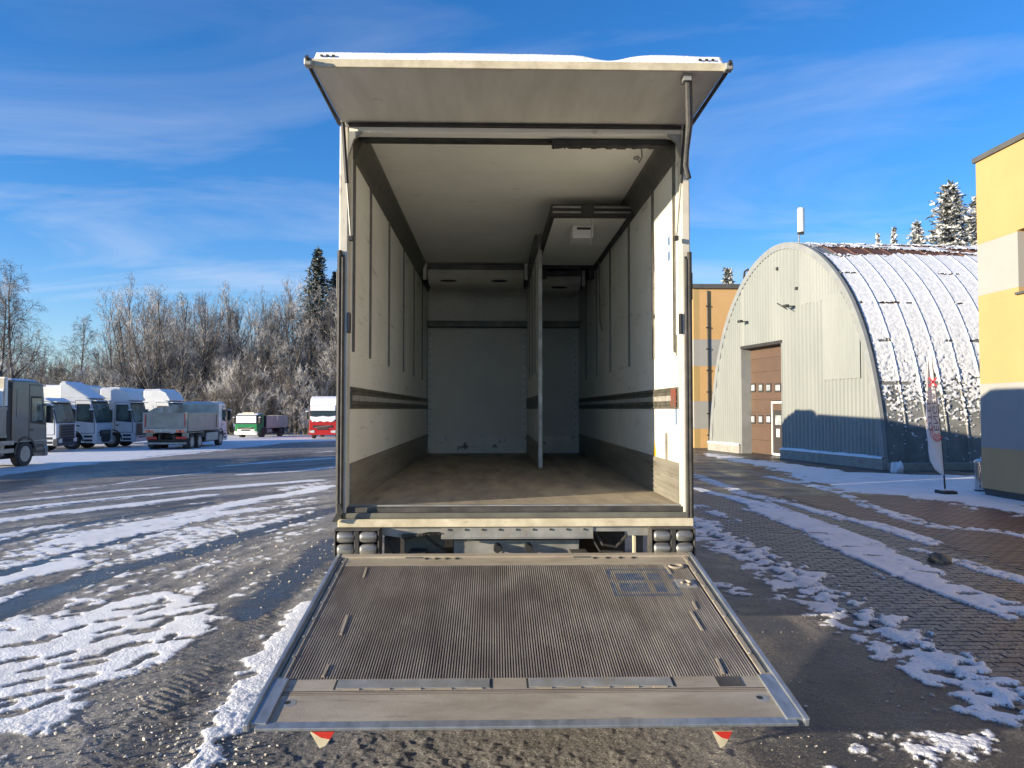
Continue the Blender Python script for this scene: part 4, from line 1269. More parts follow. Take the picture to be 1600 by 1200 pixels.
# unseen truck inferred ahead of it, shaped to cast the shade on the hangar
t9 = root('parked_box_truck', (-0.5, 24.6, 0), math.radians(90), 'white box truck parked ahead of the open truck, hidden behind it', 'truck')
cab(t9, ident, p_white, top=3.05, seed=14, fairing='high')
frame(t9, ident, -1.8, -7.5, (-5.6,))
MB().box(-9.0, -2.3, -1.25, 1.25, 1.1, 3.7).build('cargo_box', m_white, t9, bevel=0.03)
#PART4
# ------------------------------------------------------------------ arched hangar
HL = gp(1112, 703); HR = gp(1383, 734)
_e = HR - HL
HW = float(np.hypot(_e[0], _e[1]))
He = _e / HW
Hd = np.array([0.995, 0.05, 0.0]); Hd /= np.linalg.norm(Hd)
hang = root('arched_hangar', (float(HL[0]), float(HL[1]), 0), 0, 'arched grey metal hangar with corrugated front and snow-covered barrel roof', 'hangar')
_half = [(0, 0), (0.1, 1.2), (0.37, 2.6), (0.8, 4.15), (1.6, 5.75), (2.76, 7.02), (3.9, 7.78), (4.95, 8.16), (HW / 2, 8.28)]


def H(s, dep, z):
    p = HL + He * s + Hd * dep
    return (p[0] - HL[0], p[1] - HL[1], z)


# smooth arch by arc length
_pts = np.array(_half + [(HW - a, b) for a, b in _half[-2::-1]], float)
for _ in range(3):
    q = [_pts[0]]
    for a, b in zip(_pts[:-1], _pts[1:]):
        q += [a * 0.75 + b * 0.25, a * 0.25 + b * 0.75]
    q.append(_pts[-1]); _pts = np.array(q)
_al = np.r_[0, np.cumsum(np.hypot(*np.diff(_pts, axis=0).T))]
ARC = _al[-1]


def arch(t, off=0.0):
    """point (s, z) at arc length t from the left foot, pushed outwards by off"""
    t = np.asarray(t, float)
    s = np.interp(t, _al, _pts[:, 0]); z = np.interp(t, _al, _pts[:, 1])
    e = 0.15
    ds = np.interp(t + e, _al, _pts[:, 0]) - np.interp(t - e, _al, _pts[:, 0])
    dz = np.interp(t + e, _al, _pts[:, 1]) - np.interp(t - e, _al, _pts[:, 1])
    l = np.hypot(ds, dz) + 1e-9
    return s - dz / l * off, z + ds / l * off


def arch_z(s):
    return float(np.interp(s, _pts[:, 0], _pts[:, 1]))


def hplane(px, py, dep=0.0):
    p = on_plane(px, py, HL + Hd * dep, np.array([He[1], -He[0], 0]))
    return float(np.dot(p - HL - Hd * dep, He)), float(p[2])


D0, D1, DZ = hplane(1158, 600)[0], hplane(1223, 600)[0], 4.58
# solid gable behind the sheets
g1 = MB()
def gable(poly):
    n = len(poly)
    vs = [H(s, 0.06, z) for s, z in poly] + [H(s, 0.34, z) for s, z in poly]
    g1.add(vs, [tuple(range(n)), tuple(range(n, 2 * n))[::-1]] + [(i, n + i, n + (i + 1) % n, (i + 1) % n) for i in range(n)])
lpts = [(float(s), float(z)) for s, z in _pts]
gable([(s, z) for s, z in lpts if s < D0] + [(D0, arch_z(D0)), (D0, 0)])
gable([(D1, 0), (D1, arch_z(D1))] + [(s, z) for s, z in lpts if s > D1])
gable([(D0, DZ), (D0, arch_z(D0))] + [(s, z) for s, z in lpts if D0 < s < D1] + [(D1, arch_z(D1)), (D1, DZ)])
gab = g1.build('gable_wall', m_hangar, hang)


def sheet(sa_, sb_, zf0, zf1, per, depth, off=0.0, name='cladding_sheet'):
    n = max(1, int(round((sb_ - sa_) / per)))
    p = (sb_ - sa_) / n
    xs, os_ = [], []
    for k in range(n):
        for f, o in ((0.0, 0), (0.36, 0), (0.54, depth), (0.84, depth)):
            xs.append(sa_ + (k + f) * p); os_.append(o)
    xs.append(sb_); os_.append(0)
    mb = MB()
    cols = [(x, o, zf0(x), zf1(x)) for x, o in zip(xs, os_)]
    for (x, o, z0, z1), (x2, o2, z02, z12) in zip(cols[:-1], cols[1:]):
        if z1 - z0 < 0.02 and z12 - z02 < 0.02:
            continue
        mb.add([H(x, -o - off, z0), H(x2, -o2 - off, z02), H(x2, -o2 - off, z12), H(x, -o - off, z1)], [(0, 1, 2, 3)])
    if mb.v:
        mb.build(name, m_hangar, gab, fix=False)


zj = hplane(1247, 478)[1]
s_f = hplane(1249, 450)[0]
pa, pb = hplane(1288, 530)[0], hplane(1346, 560)[0]
pz0, pz1 = hplane(1288, 594)[1], hplane(1288, 463)[1]
edges = [0.0]
k = 1.02
while edges[-1] < HW - 0.3:
    edges.append(min(edges[-1] + k, HW))
edges = sorted(set([round(e, 3) for e in edges if min(abs(e - D0), abs(e - D1), abs(e - s_f)) > 0.25] + [round(D0, 3), round(D1, 3), round(s_f, 3)]))
for a, b in zip(edges[:-1], edges[1:]):
    mid = (a + b) / 2
    base = (lambda x: DZ) if D0 < mid < D1 else (lambda x: 0.36)
    if mid > s_f:
        sheet(a, b, base, lambda x: max(base(x), min(zj, arch_z(x) - 0.02)), 0.22, 0.06)
        sheet(a, b, lambda x: min(zj, arch_z(x)), lambda x: max(arch_z(x) - 0.02, min(zj, arch_z(x))), 0.18, 0.042, 0.006)
    else:
        sheet(a, b, base, lambda x: max(arch_z(x) - 0.02, base(x)), 0.21 if mid < D0 else 0.22, 0.058)
sheet(pa, (pa + pb) / 2, lambda x: pz0, lambda x: min(pz1, arch_z(x) - 0.25), 0.15, 0.030, 0.050, 'patch_sheet')
sheet((pa + pb) / 2, pb, lambda x: pz0, lambda x: min(pz1, arch_z(x) - 0.25), 0.15, 0.030, 0.050, 'patch_sheet')
# flashing round the arch
tr_ = MB()
ts = np.linspace(0.05, ARC - 0.05, 60)
for a, b in zip(ts[:-1], ts[1:]):
    q = []
    for t in (a, b):
        for off in (-0.14, 0.10):
            s, z = arch(t, off)
            q.append((float(s), float(z)))
    tr_.hexa([H(q[0][0], -0.07, q[0][1]), H(q[1][0], -0.07, q[1][1]), H(q[1][0], 0.05, q[1][1]), H(q[0][0], 0.05, q[0][1]),
              H(q[2][0], -0.07, q[2][1]), H(q[3][0], -0.07, q[3][1]), H(q[3][0], 0.05, q[3][1]), H(q[2][0], 0.05, q[2][1])])
tr_.build('arch_flashing', m_trim, hang)
# concrete footing strips with snow on top
for a, b, w in ((-0.15, D0 - 0.02, 0.12), (D1 + 0.02, HW + 0.1, 0.16)):
    mb = MB().hexa([H(a, -w, -0.05), H(b, -w, -0.05), H(b, 0.05, -0.05), H(a, 0.05, -0.05), H(a, -w, 0.345), H(b, -w, 0.345), H(b, 0.05, 0.345), H(a, 0.05, 0.345)])
    ft = mb.build('footing', m_concrete, hang, bevel=0.015)
    n = int((b - a) / 0.1)
    S_, Dp = np.meshgrid(np.linspace(a, b, n), np.linspace(-w - 0.03, 0.0, 6), indexing='ij')
    ed = np.clip((Dp + w + 0.03) / 0.06, 0, 1)
    Zs = 0.34 + 0.075 * ed ** 0.5 * (0.6 + 0.8 * fbm(S_ * 2.0, Dp * 3, 3, 21))
    P = HL[:, None, None] * 0 + He[:, None, None] * S_ + Hd[:, None, None] * Dp
    tag(grid_mesh('snow_layer', P[0], P[1], Zs, m_snow, ft), kind='stuff')
# door
def hbox(s0, s1, d0, d1, z0, z1):
    return MB().hexa([H(s0, d0, z0), H(s1, d0, z0), H(s1, d1, z0), H(s0, d1, z0), H(s0, d0, z1), H(s1, d0, z1), H(s1, d1, z1), H(s0, d1, z1)])


DD = 0.42
dr = hbox(D0, D1, DD + 0.05, DD + 0.15, 0, DZ).build('sectional_door', m_dark, hang)
zz = np.linspace(0.03, DZ, 9)
P0 = hplane(1208, 640, DD)[0] - 0.03
for i, (a, b) in enumerate(zip(zz[:-1], zz[1:])):
    if b < 2.25 or a < 2.0:
        hbox(D0, P0 - 0.06, DD, DD + 0.05, a + 0.008, b).build('door_section', m_door, dr)
        if b > 2.22:
            hbox(P0 - 0.06, D1, DD, DD + 0.05, 2.24, b).build('door_section', m_door, dr)
    else:
        hbox(D0, D1, DD, DD + 0.05, a + 0.008, b).build('door_section', m_door, dr)
for row, (yt, yb) in enumerate(((599, 613), (648, 662))):
    for j, (xa, xb) in enumerate(((1174, 1181), (1185.5, 1193), (1197.5, 1205.5), (1211.5, 1221))):
        if row == 1 and j == 3:
            continue
        s0, z1 = hplane(xa, yt, DD); s1, _ = hplane(xb, yt, DD); _, z0 = hplane(xa, yb, DD)
        w = hbox(s0, s1, DD - 0.03, DD - 0.001, z0, z1).build('door_window', m_doordark, dr)
        hbox(s0 + 0.06, s1 - 0.06, DD - 0.036, DD - 0.0305, z0 + 0.07, z1 - 0.07).build('pane', m_pane, w)
pd = hbox(P0, D1 - 0.03, DD + 0.005, DD + 0.045, 0.12, 2.12).build('personnel_door', m_doordark, dr)
hbox(P0 + 0.0, D1 - 0.05, DD - 0.001, DD + 0.0045, 1.85, 2.1).build('top_panel', m_door, pd)
s0, z1 = hplane(1212, 649, DD); s1, z0 = hplane(1221, 664, DD)
hbox(s0, s1, DD - 0.02, DD + 0.0045, z0, z1).build('pane', m_pane, pd)
for a, b, z0, z1 in ((P0 - 0.06, P0 - 0.001, 0.05, 2.2), (P0, D1, 2.125, 2.2), (P0, D1, 0.03, 0.115), (D1 - 0.03, D1, 0.116, 2.124)):
    hbox(a, b, DD - 0.03, DD + 0.05, z0, z1).build('door_frame', m_white, pd)
s0, z1 = hplane(1213.5, 670, DD); s1, z0 = hplane(1218.5, 683, DD)
sg_ = hbox(s0, s1, DD - 0.012, DD + 0.004, z0, z1).build('door_sign', m_white, pd)
for k in (0, 1):
    zc = z0 + (z1 - z0) * (0.3 + 0.4 * k); sc_ = (s0 + s1) / 2; dzz = 0.05 * (1 if k else -1)
    MB().add([H(sc_ - 0.05, -0.0145 + DD, zc), H(sc_ + 0.05, -0.0145 + DD, zc), H(sc_, -0.0145 + DD, zc + dzz * 1.6), H(sc_ - 0.05, -0.0125 + DD, zc), H(sc_ + 0.05, -0.0125 + DD, zc), H(sc_, -0.0125 + DD, zc + dzz * 1.6)],
             [(0, 1, 2), (3, 5, 4), (0, 3, 4, 1), (1, 4, 5, 2), (2, 5, 3, 0)]).build('sign_arrow', m_dark, sg_)
for a, b in ((D0 - 0.002, D0 + 0.06), (D1 - 0.06, D1 + 0.002)):
    hbox(a, b, -0.02, DD - 0.001, 0.0, DZ - 0.121).build('door_jamb', m_trim, hang)
hbox(D0, D1, -0.02, DD - 0.001, DZ - 0.12, DZ - 0.001).build('door_lintel', m_black, hang)
# things bolted to the gable
for px, py, kind in ((1170, 503, 0), (1243, 479, 1), (1217, 420, 2), (1247, 451, 2)):
    s, z = hplane(px, py)
    if kind == 2:
        hbox(s - 0.06, s + 0.06, -0.10, -0.035, z - 0.05, z + 0.06).build('vent_box', m_black, hang)
    else:
        f = hbox(s - 0.12, s + 0.12, -0.45, -0.30, z - 0.03, z + 0.07).build('flood_light', m_black, hang, bevel=0.02)
        MB().bar(H(s, -0.32, z), H(s, -0.03, z + 0.02), 0.04, 0.04).build('arm', m_black, f)
        if kind == 1:
            MB().bar(H(s + 0.12, -0.4, z - 0.12), H(s - 0.45, -0.45, z + 0.18), 0.035, 0.035).build('arm', m_black, f)
s, z = hplane(1160, 440)
MB().tube([H(s - 0.45, 0.3, z - 0.9), H(s - 0.45, 0.3, z + 0.2), H(s - 0.38, 0.3, z + 0.5), H(s - 0.1, 0.3, z + 0.55), H(s, 0.3, z + 0.3), H(s, 0.3, z - 0.3)], 0.045, 8).build('vent_pipe', m_black, hang)
# barrel roof: sheets with raised seams
ROOFLEN = 17.0
colw = 0.68
ncol = int(ROOFLEN / colw)
tmid = ARC / 2
courses = [ARC - 0.02, ARC - 1.3, ARC - 2.75, ARC - 4.2, ARC - 5.65, ARC - 7.1, ARC - 8.5, tmid]
rr = random.Random(5)
roofp = MB()
ts = np.linspace(0.0, tmid, 24)
for a, b in zip(ts[:-1], ts[1:]):
    sa1, za1 = arch(a, 0.04); sb1, zb1 = arch(b, 0.04)
    roofp.add([H(float(sa1), 0.05, float(za1)), H(float(sa1), ROOFLEN, float(za1)), H(float(sb1), ROOFLEN, float(zb1)), H(float(sb1), 0.05, float(zb1))], [(0, 1, 2, 3)])
roofo = roofp.build('roof', m_roof, hang)
for ci in range(ncol):
    for j, (t0, t1) in enumerate(zip(courses[:-1], courses[1:])):
        mb = MB()
        d0 = 0.051 + ci * colw
        prof = [(0.0, 0.0), (0.012, 0.035), (0.04, 0.035), (0.055, 0.0), (colw - 0.004, 0.0)]
        n = 6
        tt = [t0 - (t0 - t1) * i / n - (0.0 if i < n else -0.0) for i in range(n + 1)]
        lift = 0.03 + 0.010 * (j % 2) + rr.uniform(0, 0.006)
        vs = []
        for t in tt:
            for dx, dz_ in prof:
                s, z = arch(min(t, ARC - 0.01), lift + dz_)
                vs.append(H(float(s), d0 + dx, float(z)))
        m_ = len(prof)
        fs = [(i * m_ + k, i * m_ + k + 1, (i + 1) * m_ + k + 1, (i + 1) * m_ + k) for i in range(n) for k in range(m_ - 1)]
        mb.add(vs, fs)
        rust = j >= 4 and 1 <= ci <= 17 and rr.random() < 0.85
        mb.build('roof_sheet', m_rust if rust else m_roof, roofo, fix=False)
MB().hexa([H(HW + 0.02, 0.0, -0.05), H(HW + 0.3, 0.0, -0.05), H(HW + 0.3, ROOFLEN, -0.05), H(HW + 0.02, ROOFLEN, -0.05), H(HW + 0.02, 0, 0.22), H(HW + 0.3, 0, 0.22), H(HW + 0.3, ROOFLEN, 0.22), H(HW + 0.02, ROOFLEN, 0.22)]).build('kerb', m_concrete, hang, bevel=0.02)
# snow lying on the roof: thins out and breaks into flakes towards the steep foot
nd, nt_ = 620, 430
DP, TT = np.meshgrid(np.linspace(0.12, ROOFLEN, nd), np.linspace(0.15, ARC - tmid + 0.5, nt_), indexing='ij')   # TT: distance up from the foot
up_ = TT / (ARC - tmid)
n1 = fbm(DP * 11.0, TT * 17.0, 3, 31)
n2 = fbm(DP * 0.9, TT * 1.6, 4, 41)
amt = np.interp(up_, [0.0, 0.1, 0.19, 0.28, 0.40, 0.58, 1.0], [0.10, 0.22, 0.42, 0.60, 0.72, 0.90, 1.0])
cov = amt + (n1 - 0.5) * 1.15 * (1.25 - amt)
crk = np.abs(fbm(DP * 0.55 + 3, TT * 2.4, 4, 51) - 0.5)
top_zone = sstep(0.72, 0.80, up_) * (1 - sstep(9.5, 13.0, DP))
cov = cov - top_zone * (1 - sstep(0.012, 0.035, crk)) * 1.0
for dc, uc, rd, ru in ((1.5, 0.80, 1.2, 0.04), (3.6, 0.79, 2.2, 0.022), (4.4, 0.87, 1.5, 0.02), (7.4, 0.74, 0.9, 0.03), (6.8, 0.80, 1.3, 0.022), (0.6, 0.80, 0.5, 0.05), (9.5, 0.90, 2.2, 0.012), (6.6, 0.905, 0.9, 0.014)):
    rd *= 1.1; ru *= 1.0; w_ = (DP - dc) / rd + (n2 - 0.5) * 1.2; v_ = (up_ - uc + (DP - dc) * 0.010) / ru + (n1 - 0.5) * 2.0
    cov = cov - 1.2 * (1 - sstep(0.7, 1.15, w_ * w_ + v_ * v_))
# sheet laps show as broken dark lines
for t in courses[1:-2]:
    u_ = (ARC - t)
    cov = cov - 0.75 * np.exp(-((TT - u_ + (n1 - 0.5) * 0.10) / 0.035) ** 2) * sstep(0.50, 0.60, fbm(DP * 2.3, TT * 0 + t, 3, 61))
keep_v = cov > 0.42
keep = (keep_v[:-1, :-1].astype(int) + keep_v[1:, 1:] + keep_v[1:, :-1] + keep_v[:-1, 1:]) >= 3
ribd = (DP - 0.051) % colw
ribh = np.where(ribd < 0.07, 0.026, 0.0)
thick = 0.03 + ribh + 0.022 * np.clip((cov - 0.42) / 0.25, 0, 1) * (0.7 + 0.6 * n1)
S_, Z_ = arch(ARC - TT, 0.022)
S2, Z2 = arch(ARC - TT, 0.032 + thick)
Sx, Zx = S2, Z2
PX_ = He[0] * Sx + Hd[0] * DP; PY_ = He[1] * Sx + Hd[1] * DP
tag(grid_mesh('roof_snow', PX_, PY_, Zx, m_snow_thin, hang, keep), kind='stuff')
# flue-like antenna on the peak
s, z = hplane(1242, 381)
ap = H(s, 0.25, 8.3)
an = root('mast_antenna', (HL[0] + ap[0], HL[1] + ap[1], 8.28), 0, 'pale cylindrical antenna standing on the peak of the arched hangar', 'antenna')
MB().lathe([(0.10, 0), (0.13, 0.02), (0.13, 0.88), (0.10, 0.92)], (0, 0, 0.30), (0, 0, 1), 18).build('antenna_body', m_white, an)
MB().cyl((-0.08, 0, -0.3), (-0.08, 0, 1.25), 0.025, 8).build('mast', m_galv, an)
MB().box(-0.13, 0.10, -0.05, 0.05, 0.22, 0.30).build('bracket', m_chassis, an)

# ------------------------------------------------------------------ yellow building on the right
yb = root('yellow_building', (10.75, 12.0, 0), 0, 'yellow and cream rendered building cut off by the right edge of the picture', 'building')
YE = 16.42
def ybox(y0, y1, z0, z1, name, mat, x0=10.75, x1=11.05, par=yb, **k):
    return MB().box(x0, x1, y0, y1, z0, z1).build(name, mat, par, (10.75, 12.0, 0), **k)
ybox(-3, YE - 0.05, 0, 7.35, 'core', m_plinth, 11.10, 24)
WY0, WY1, WZ0, WZ1 = 13.2, 15.13, 4.27, 5.57
ybox(-3, YE - 0.02, -0.2, 0.17, 'plinth', m_plinth, 10.80, 11.05)
ybox(-3, YE, 0.171, 1.06, 'wall_band', m_yel_shade)
ybox(-3, YE, 1.061, 2.45, 'wall_band', m_creamw)
ybox(-3, YE, 2.451, WZ0, 'wall_band', m_yel)
ybox(WY1, YE, WZ0 + 0.001, 4.40, 'wall_band', m_yel)
ybox(WY1, YE, 4.401, 5.54, 'wall_band', m_creamw)
ybox(-3, WY0, WZ0 + 0.001, 5.54, 'wall_band', m_creamw)
ybox(WY1, YE, 5.541, WZ1, 'wall_band', m_yel)
ybox(-3, YE, WZ1 + 0.001, 7.38, 'wall_band', m_yel)
MB().box(11.051, 24, YE - 0.3, YE - 0.001, 0.171, 7.38).build('end_wall', m_creamw, yb, (10.75, 12.0, 0))
ybox(-3.1, YE + 0.05, 7.381, 7.49, 'parapet', m_plinth, 10.70, 24.1)
w = ybox(WY0 + 0.001, WY1 - 0.001, WZ0 + 0.02, WZ1 - 0.001, 'window', m_glass, 11.0, 11.04)
fr_ = MB()
fr_.box(10.94, 10.999, WY1 - 0.09, WY1 - 0.002, WZ0 + 0.02, WZ1 - 0.002)
fr_.box(10.94, 10.999, WY0 + 0.002, WY0 + 0.09, WZ0 + 0.02, WZ1 - 0.002)
fr_.box(10.94, 10.999, WY0 + 0.091, WY1 - 0.091, WZ0 + 0.02, WZ0 + 0.10)
fr_.box(10.94, 10.999, WY0 + 0.091, WY1 - 0.091, WZ1 - 0.09, WZ1 - 0.002)
fr_.build('window_frame', M('red_brown_frame', (0.22, 0.07, 0.05), rough=0.4), w, (10.75, 12.0, 0))
ybox(WY0 - 0.04, WY1 + 0.04, WZ0 - 0.03, WZ0 + 0.0195, 'window_sill', m_plinth, 10.69, 10.995)

# ------------------------------------------------------------------ building behind the hangar, its front toned ochre for shade
C0 = gp(1085, 700)
ob_ = root('ochre_toned_building', (float(C0[0]), float(C0[1]), 0), 0, 'ochre-toned building, shade worked into its front bands, standing left of and behind the arched hangar', 'building')
zs_ = [float(at(1100, y, C0[1])[2]) for y in (703, 670, 627, 572, 530.5, 451)]
zs_[0] = 0.0
mats_ = [m_yel_front, m_pale_front, m_yel_front, m_pale_front, m_yel_front]  # front bands: shaded tones of the side's yellow and cream
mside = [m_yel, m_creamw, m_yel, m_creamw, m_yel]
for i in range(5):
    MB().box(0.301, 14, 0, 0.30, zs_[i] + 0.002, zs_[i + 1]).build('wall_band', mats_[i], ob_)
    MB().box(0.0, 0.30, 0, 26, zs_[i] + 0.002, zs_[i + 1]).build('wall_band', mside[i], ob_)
MB().box(-0.1, 14, -0.1, 26, zs_[5] + 0.002, zs_[5] + 0.22).build('roof_edge', m_plinth, ob_)
MB().box(0.31, 13.9, 0.31, 25.9, 0, zs_[5]).build('core', m_plinth, ob_)
xp = float(at(1106, 600, C0[1])[0] - C0[0])
dp_ = MB().tube([(xp, -0.05, 0.1), (xp, -0.05, 4), (xp, -0.05, zs_[5] - 0.1)], 0.03, 8).build('drain_pipe', m_plinth, ob_)
for k in range(7):
    MB().box(xp - 0.07, xp + 0.07, -0.085, -0.0, 0.6 + k * 1.05, 0.66 + k * 1.05).build('pipe_clip', m_black, dp_)
for k in range(4):
    yy = 3 + 5.5 * k
    for z in (zs_[1] + 0.3, zs_[3] + 0.3):
        MB().box(-0.02, -0.001, yy, yy + 1.8, z, z + 1.2).build('window', m_glass, ob_)

# ------------------------------------------------------------------ banner, bin and small things by the yellow wall
g = gp(1478, 772)
FY = float(g[1])
def banner(name, label, shift=(0, 0)):
    fo = (float(g[0]), FY, 0.0)
    r_ = root(name, (fo[0] + shift[0], fo[1] + shift[1], 0), 0, label, 'banner', 'feather banners by the yellow building')
    L_ = [(1452, 546), (1449.5, 570), (1447, 592), (1445.5, 620), (1445, 650), (1447.5, 675), (1451, 690), (1452, 705), (1455, 720), (1463, 734), (1474, 743)]
    R_ = [(1453.5, 546), (1456.5, 570), (1460, 592), (1463.5, 620), (1466.5, 650), (1469, 675), (1470.5, 690), (1471.8, 705), (1473, 720), (1474.2, 734), (1475, 743)]
    nx = 7
    V = []
    for (a, b) in zip(L_, R_):
        for k in range(nx):
            f = k / (nx - 1)
            p = at(a[0] * (1 - f) + b[0] * f, a[1] * (1 - f) + b[1] * f, FY)
            V.append((p[0], p[1] + 0.05 * math.sin(f * 4 + p[2] * 2.2) * (1 - f), p[2]))
    n = len(L_)
    fs = [(i * nx + k, i * nx + k + 1, (i + 1) * nx + k + 1, (i + 1) * nx + k) for i in range(n - 1) for k in range(nx - 1)]
    o = MB().add(V, fs).build('flag', m_flag, r_, fo, smooth=True)
    sd = o.modifiers.new('solid', 'SOLIDIFY'); sd.thickness = 0.006
    pole = [at(x, y, FY) for x, y in ((1477.5, 768), (1475.5, 743), (1473, 705), (1467.5, 650), (1461, 592), (1453, 546))]
    MB().tube([(p[0], p[1] + 0.012, p[2]) for p in pole], [0.02, 0.018, 0.014, 0.012, 0.010, 0.006], 8).build('pole', m_black, r_, fo)
    b0 = at(1478, 771, FY)
    MB().box(b0[0] - 0.15, b0[0] + 0.15, FY - 0.2, FY + 0.2, 0.0, 0.08).build('base', m_black, r_, fo, bevel=0.02)
    MB().box(b0[0] - 0.14, b0[0] + 0.14, FY - 0.1, FY + 0.19, 0.081, 0.115).build('snow_layer', m_snow, r_, fo, bevel=0.02)
    # printed lettering, seen from the back of the cloth and so mirrored
    for txt, px0, size, px_top in (('ENGEER', 1460.0, 0.135, 600), ('DTEER', 1451.2, 0.105, 610)):
        cu = bpy.data.curves.new('lettering', 'FONT'); cu.body = txt; cu.size = size * 1.1; cu.extrude = 0.002; cu.space_character = 1.05
        to = bpy.data.objects.new('lettering', cu); COL.objects.link(to)
        dg = bpy.context.evaluated_depsgraph_get()
        me = bpy.data.meshes.new_from_object(to.evaluated_get(dg))
        bpy.data.objects.remove(to)
        a = at(px0 + 2.2, 674, FY); b = at(px0 - 3.5, px_top, FY)
        ln = math.hypot(b[0] - a[0], b[2] - a[2])
        wx = max(v.co.x for v in me.vertices)
        k = ln / wx
        ux, uz = (b[0] - a[0]) / ln, (b[2] - a[2]) / ln
        for v in me.vertices:
            x, y, z = v.co.x * k, v.co.y, v.co.z
            # mirrored: letters run up the cloth with their tops to the right
            v.co = (a[0] + ux * x + uz * (y - size * 0.5), FY - 0.062 - z, a[2] + uz * x - ux * (y - size * 0.5))
            v.co = (v.co[0] - fo[0], v.co[1] - fo[1], v.co[2])
        me.materials.append(m_flagtext)
        lo = bpy.data.objects.new('lettering', me); COL.objects.link(lo); lo.parent = o
    rd = MB()
    for cx, cy, rad, a0, a1, th in ((1461, 676, 0.10, 150, 330, 0.018), (1461, 676, 0.15, 110, 330, 0.014), (1462, 683, 0.085, 190, 345, 0.02), (1461, 676, 0.055, 180, 350, 0.02), (1453, 662, 0.13, 120, 250, 0.012)):
        c = at(cx, cy, FY)
        for i in range(8):
            t0 = math.radians(a0 + (a1 - a0) * i / 8); t1 = math.radians(a0 + (a1 - a0) * (i + 1) / 8)
            rd.bar((c[0] + rad * math.cos(t0), FY - 0.063, c[2] + rad * math.sin(t0)), (c[0] + rad * math.cos(t1), FY - 0.063, c[2] + rad * math.sin(t1)), 0.002, th, up=(0, 0.2, 1))
    c = at(1453, 597, FY)
    for sx in (-1, 1):
        rd.bar((c[0] - 0.09 * sx + 0.03, FY - 0.063, c[2] - 0.10), (c[0] + 0.09 * sx + 0.03, FY - 0.063, c[2] + 0.10), 0.002, 0.035, up=(1, 0, 0))
    rd.build('emblem', m_flagred, o, fo)
    return r_


banner('feather_banner', 'white feather banner with mirrored lettering and red arcs, on a black foot in the snow')
g = gp(1539, 768)
bn = root('litter_bin', (float(g[0]) - 0.05, float(g[1]), 0), 0, 'polished steel cylinder bin with a cap of snow at the corner of the yellow building', 'bin')
MB().lathe([(0.15, 0), (0.155, 0.02), (0.155, 0.60), (0.15, 0.61)], (0, 0, 0.03), (0, 0, 1), 28).build('drum', m_chrome, bn, smooth=False)
MB().lathe([(0.17, 0), (0.178, 0.01), (0.178, 0.04), (0.16, 0.05)], (0, 0, 0.642), (0, 0, 1), 28).build('rim', m_chrome, bn)
MB().lathe([(0.16, 0), (0.155, 0.03), (0.11, 0.055), (0.03, 0.065)], (0, 0, 0.69), (0, 0, 1), 24).build('snow_layer', m_snow, bn, smooth=True)
MB().lathe([(0.17, 0), (0.17, 0.03)], (0, 0, 0.0), (0, 0, 1), 24).build('foot_ring', m_chassis, bn)


def clod(name, loc, rx, ry, rz, mat, label, cat, seed):
    bm = bmesh.new()
    bmesh.ops.create_icosphere(bm, subdivisions=4, radius=1)
    for v in bm.verts:
        p = v.co
        k = 0.35 + 1.2 * float(fbm(p.x * 2.0 + p.z * 1.3, p.y * 2.0 - p.z, 4, seed))
        v.co = Vector((p.x * rx * k, p.y * ry * k, max(-0.1, p.z) * rz * k))
    me = bpy.data.meshes.new(name); bm.to_mesh(me); bm.free()
    me.polygons.foreach_set('use_smooth', [True] * len(me.polygons))
    me.materials.append(mat)
    o = bpy.data.objects.new(name, me); COL.objects.link(o); o.location = loc
    return tag(o, label, cat)


m_dirt = M('wet_dirty_ice', (0.075, 0.068, 0.055), (0.20, 0.18, 0.15), 9, rough=0.4, bump=0.6, bscale=40)
g = gp(1466, 879)
clod('dirty_snow_clod', (g[0], g[1], 0.01), 0.15, 0.12, 0.11, m_dirt, 'dark clod of dirty snow lying on the tracks before the brick paving', 'snow clod', 71)
g = gp(1401, 738)
clod('snow_heap', (g[0], g[1], 0.0), 0.20, 0.18, 0.36, m_snow, 'small upright heap of snow at the foot of the hangar corner', 'snow heap', 73)
#PART5
# ------------------------------------------------------------------ trees
def unit(v):
    return v / (np.linalg.norm(v) + 1e-9)


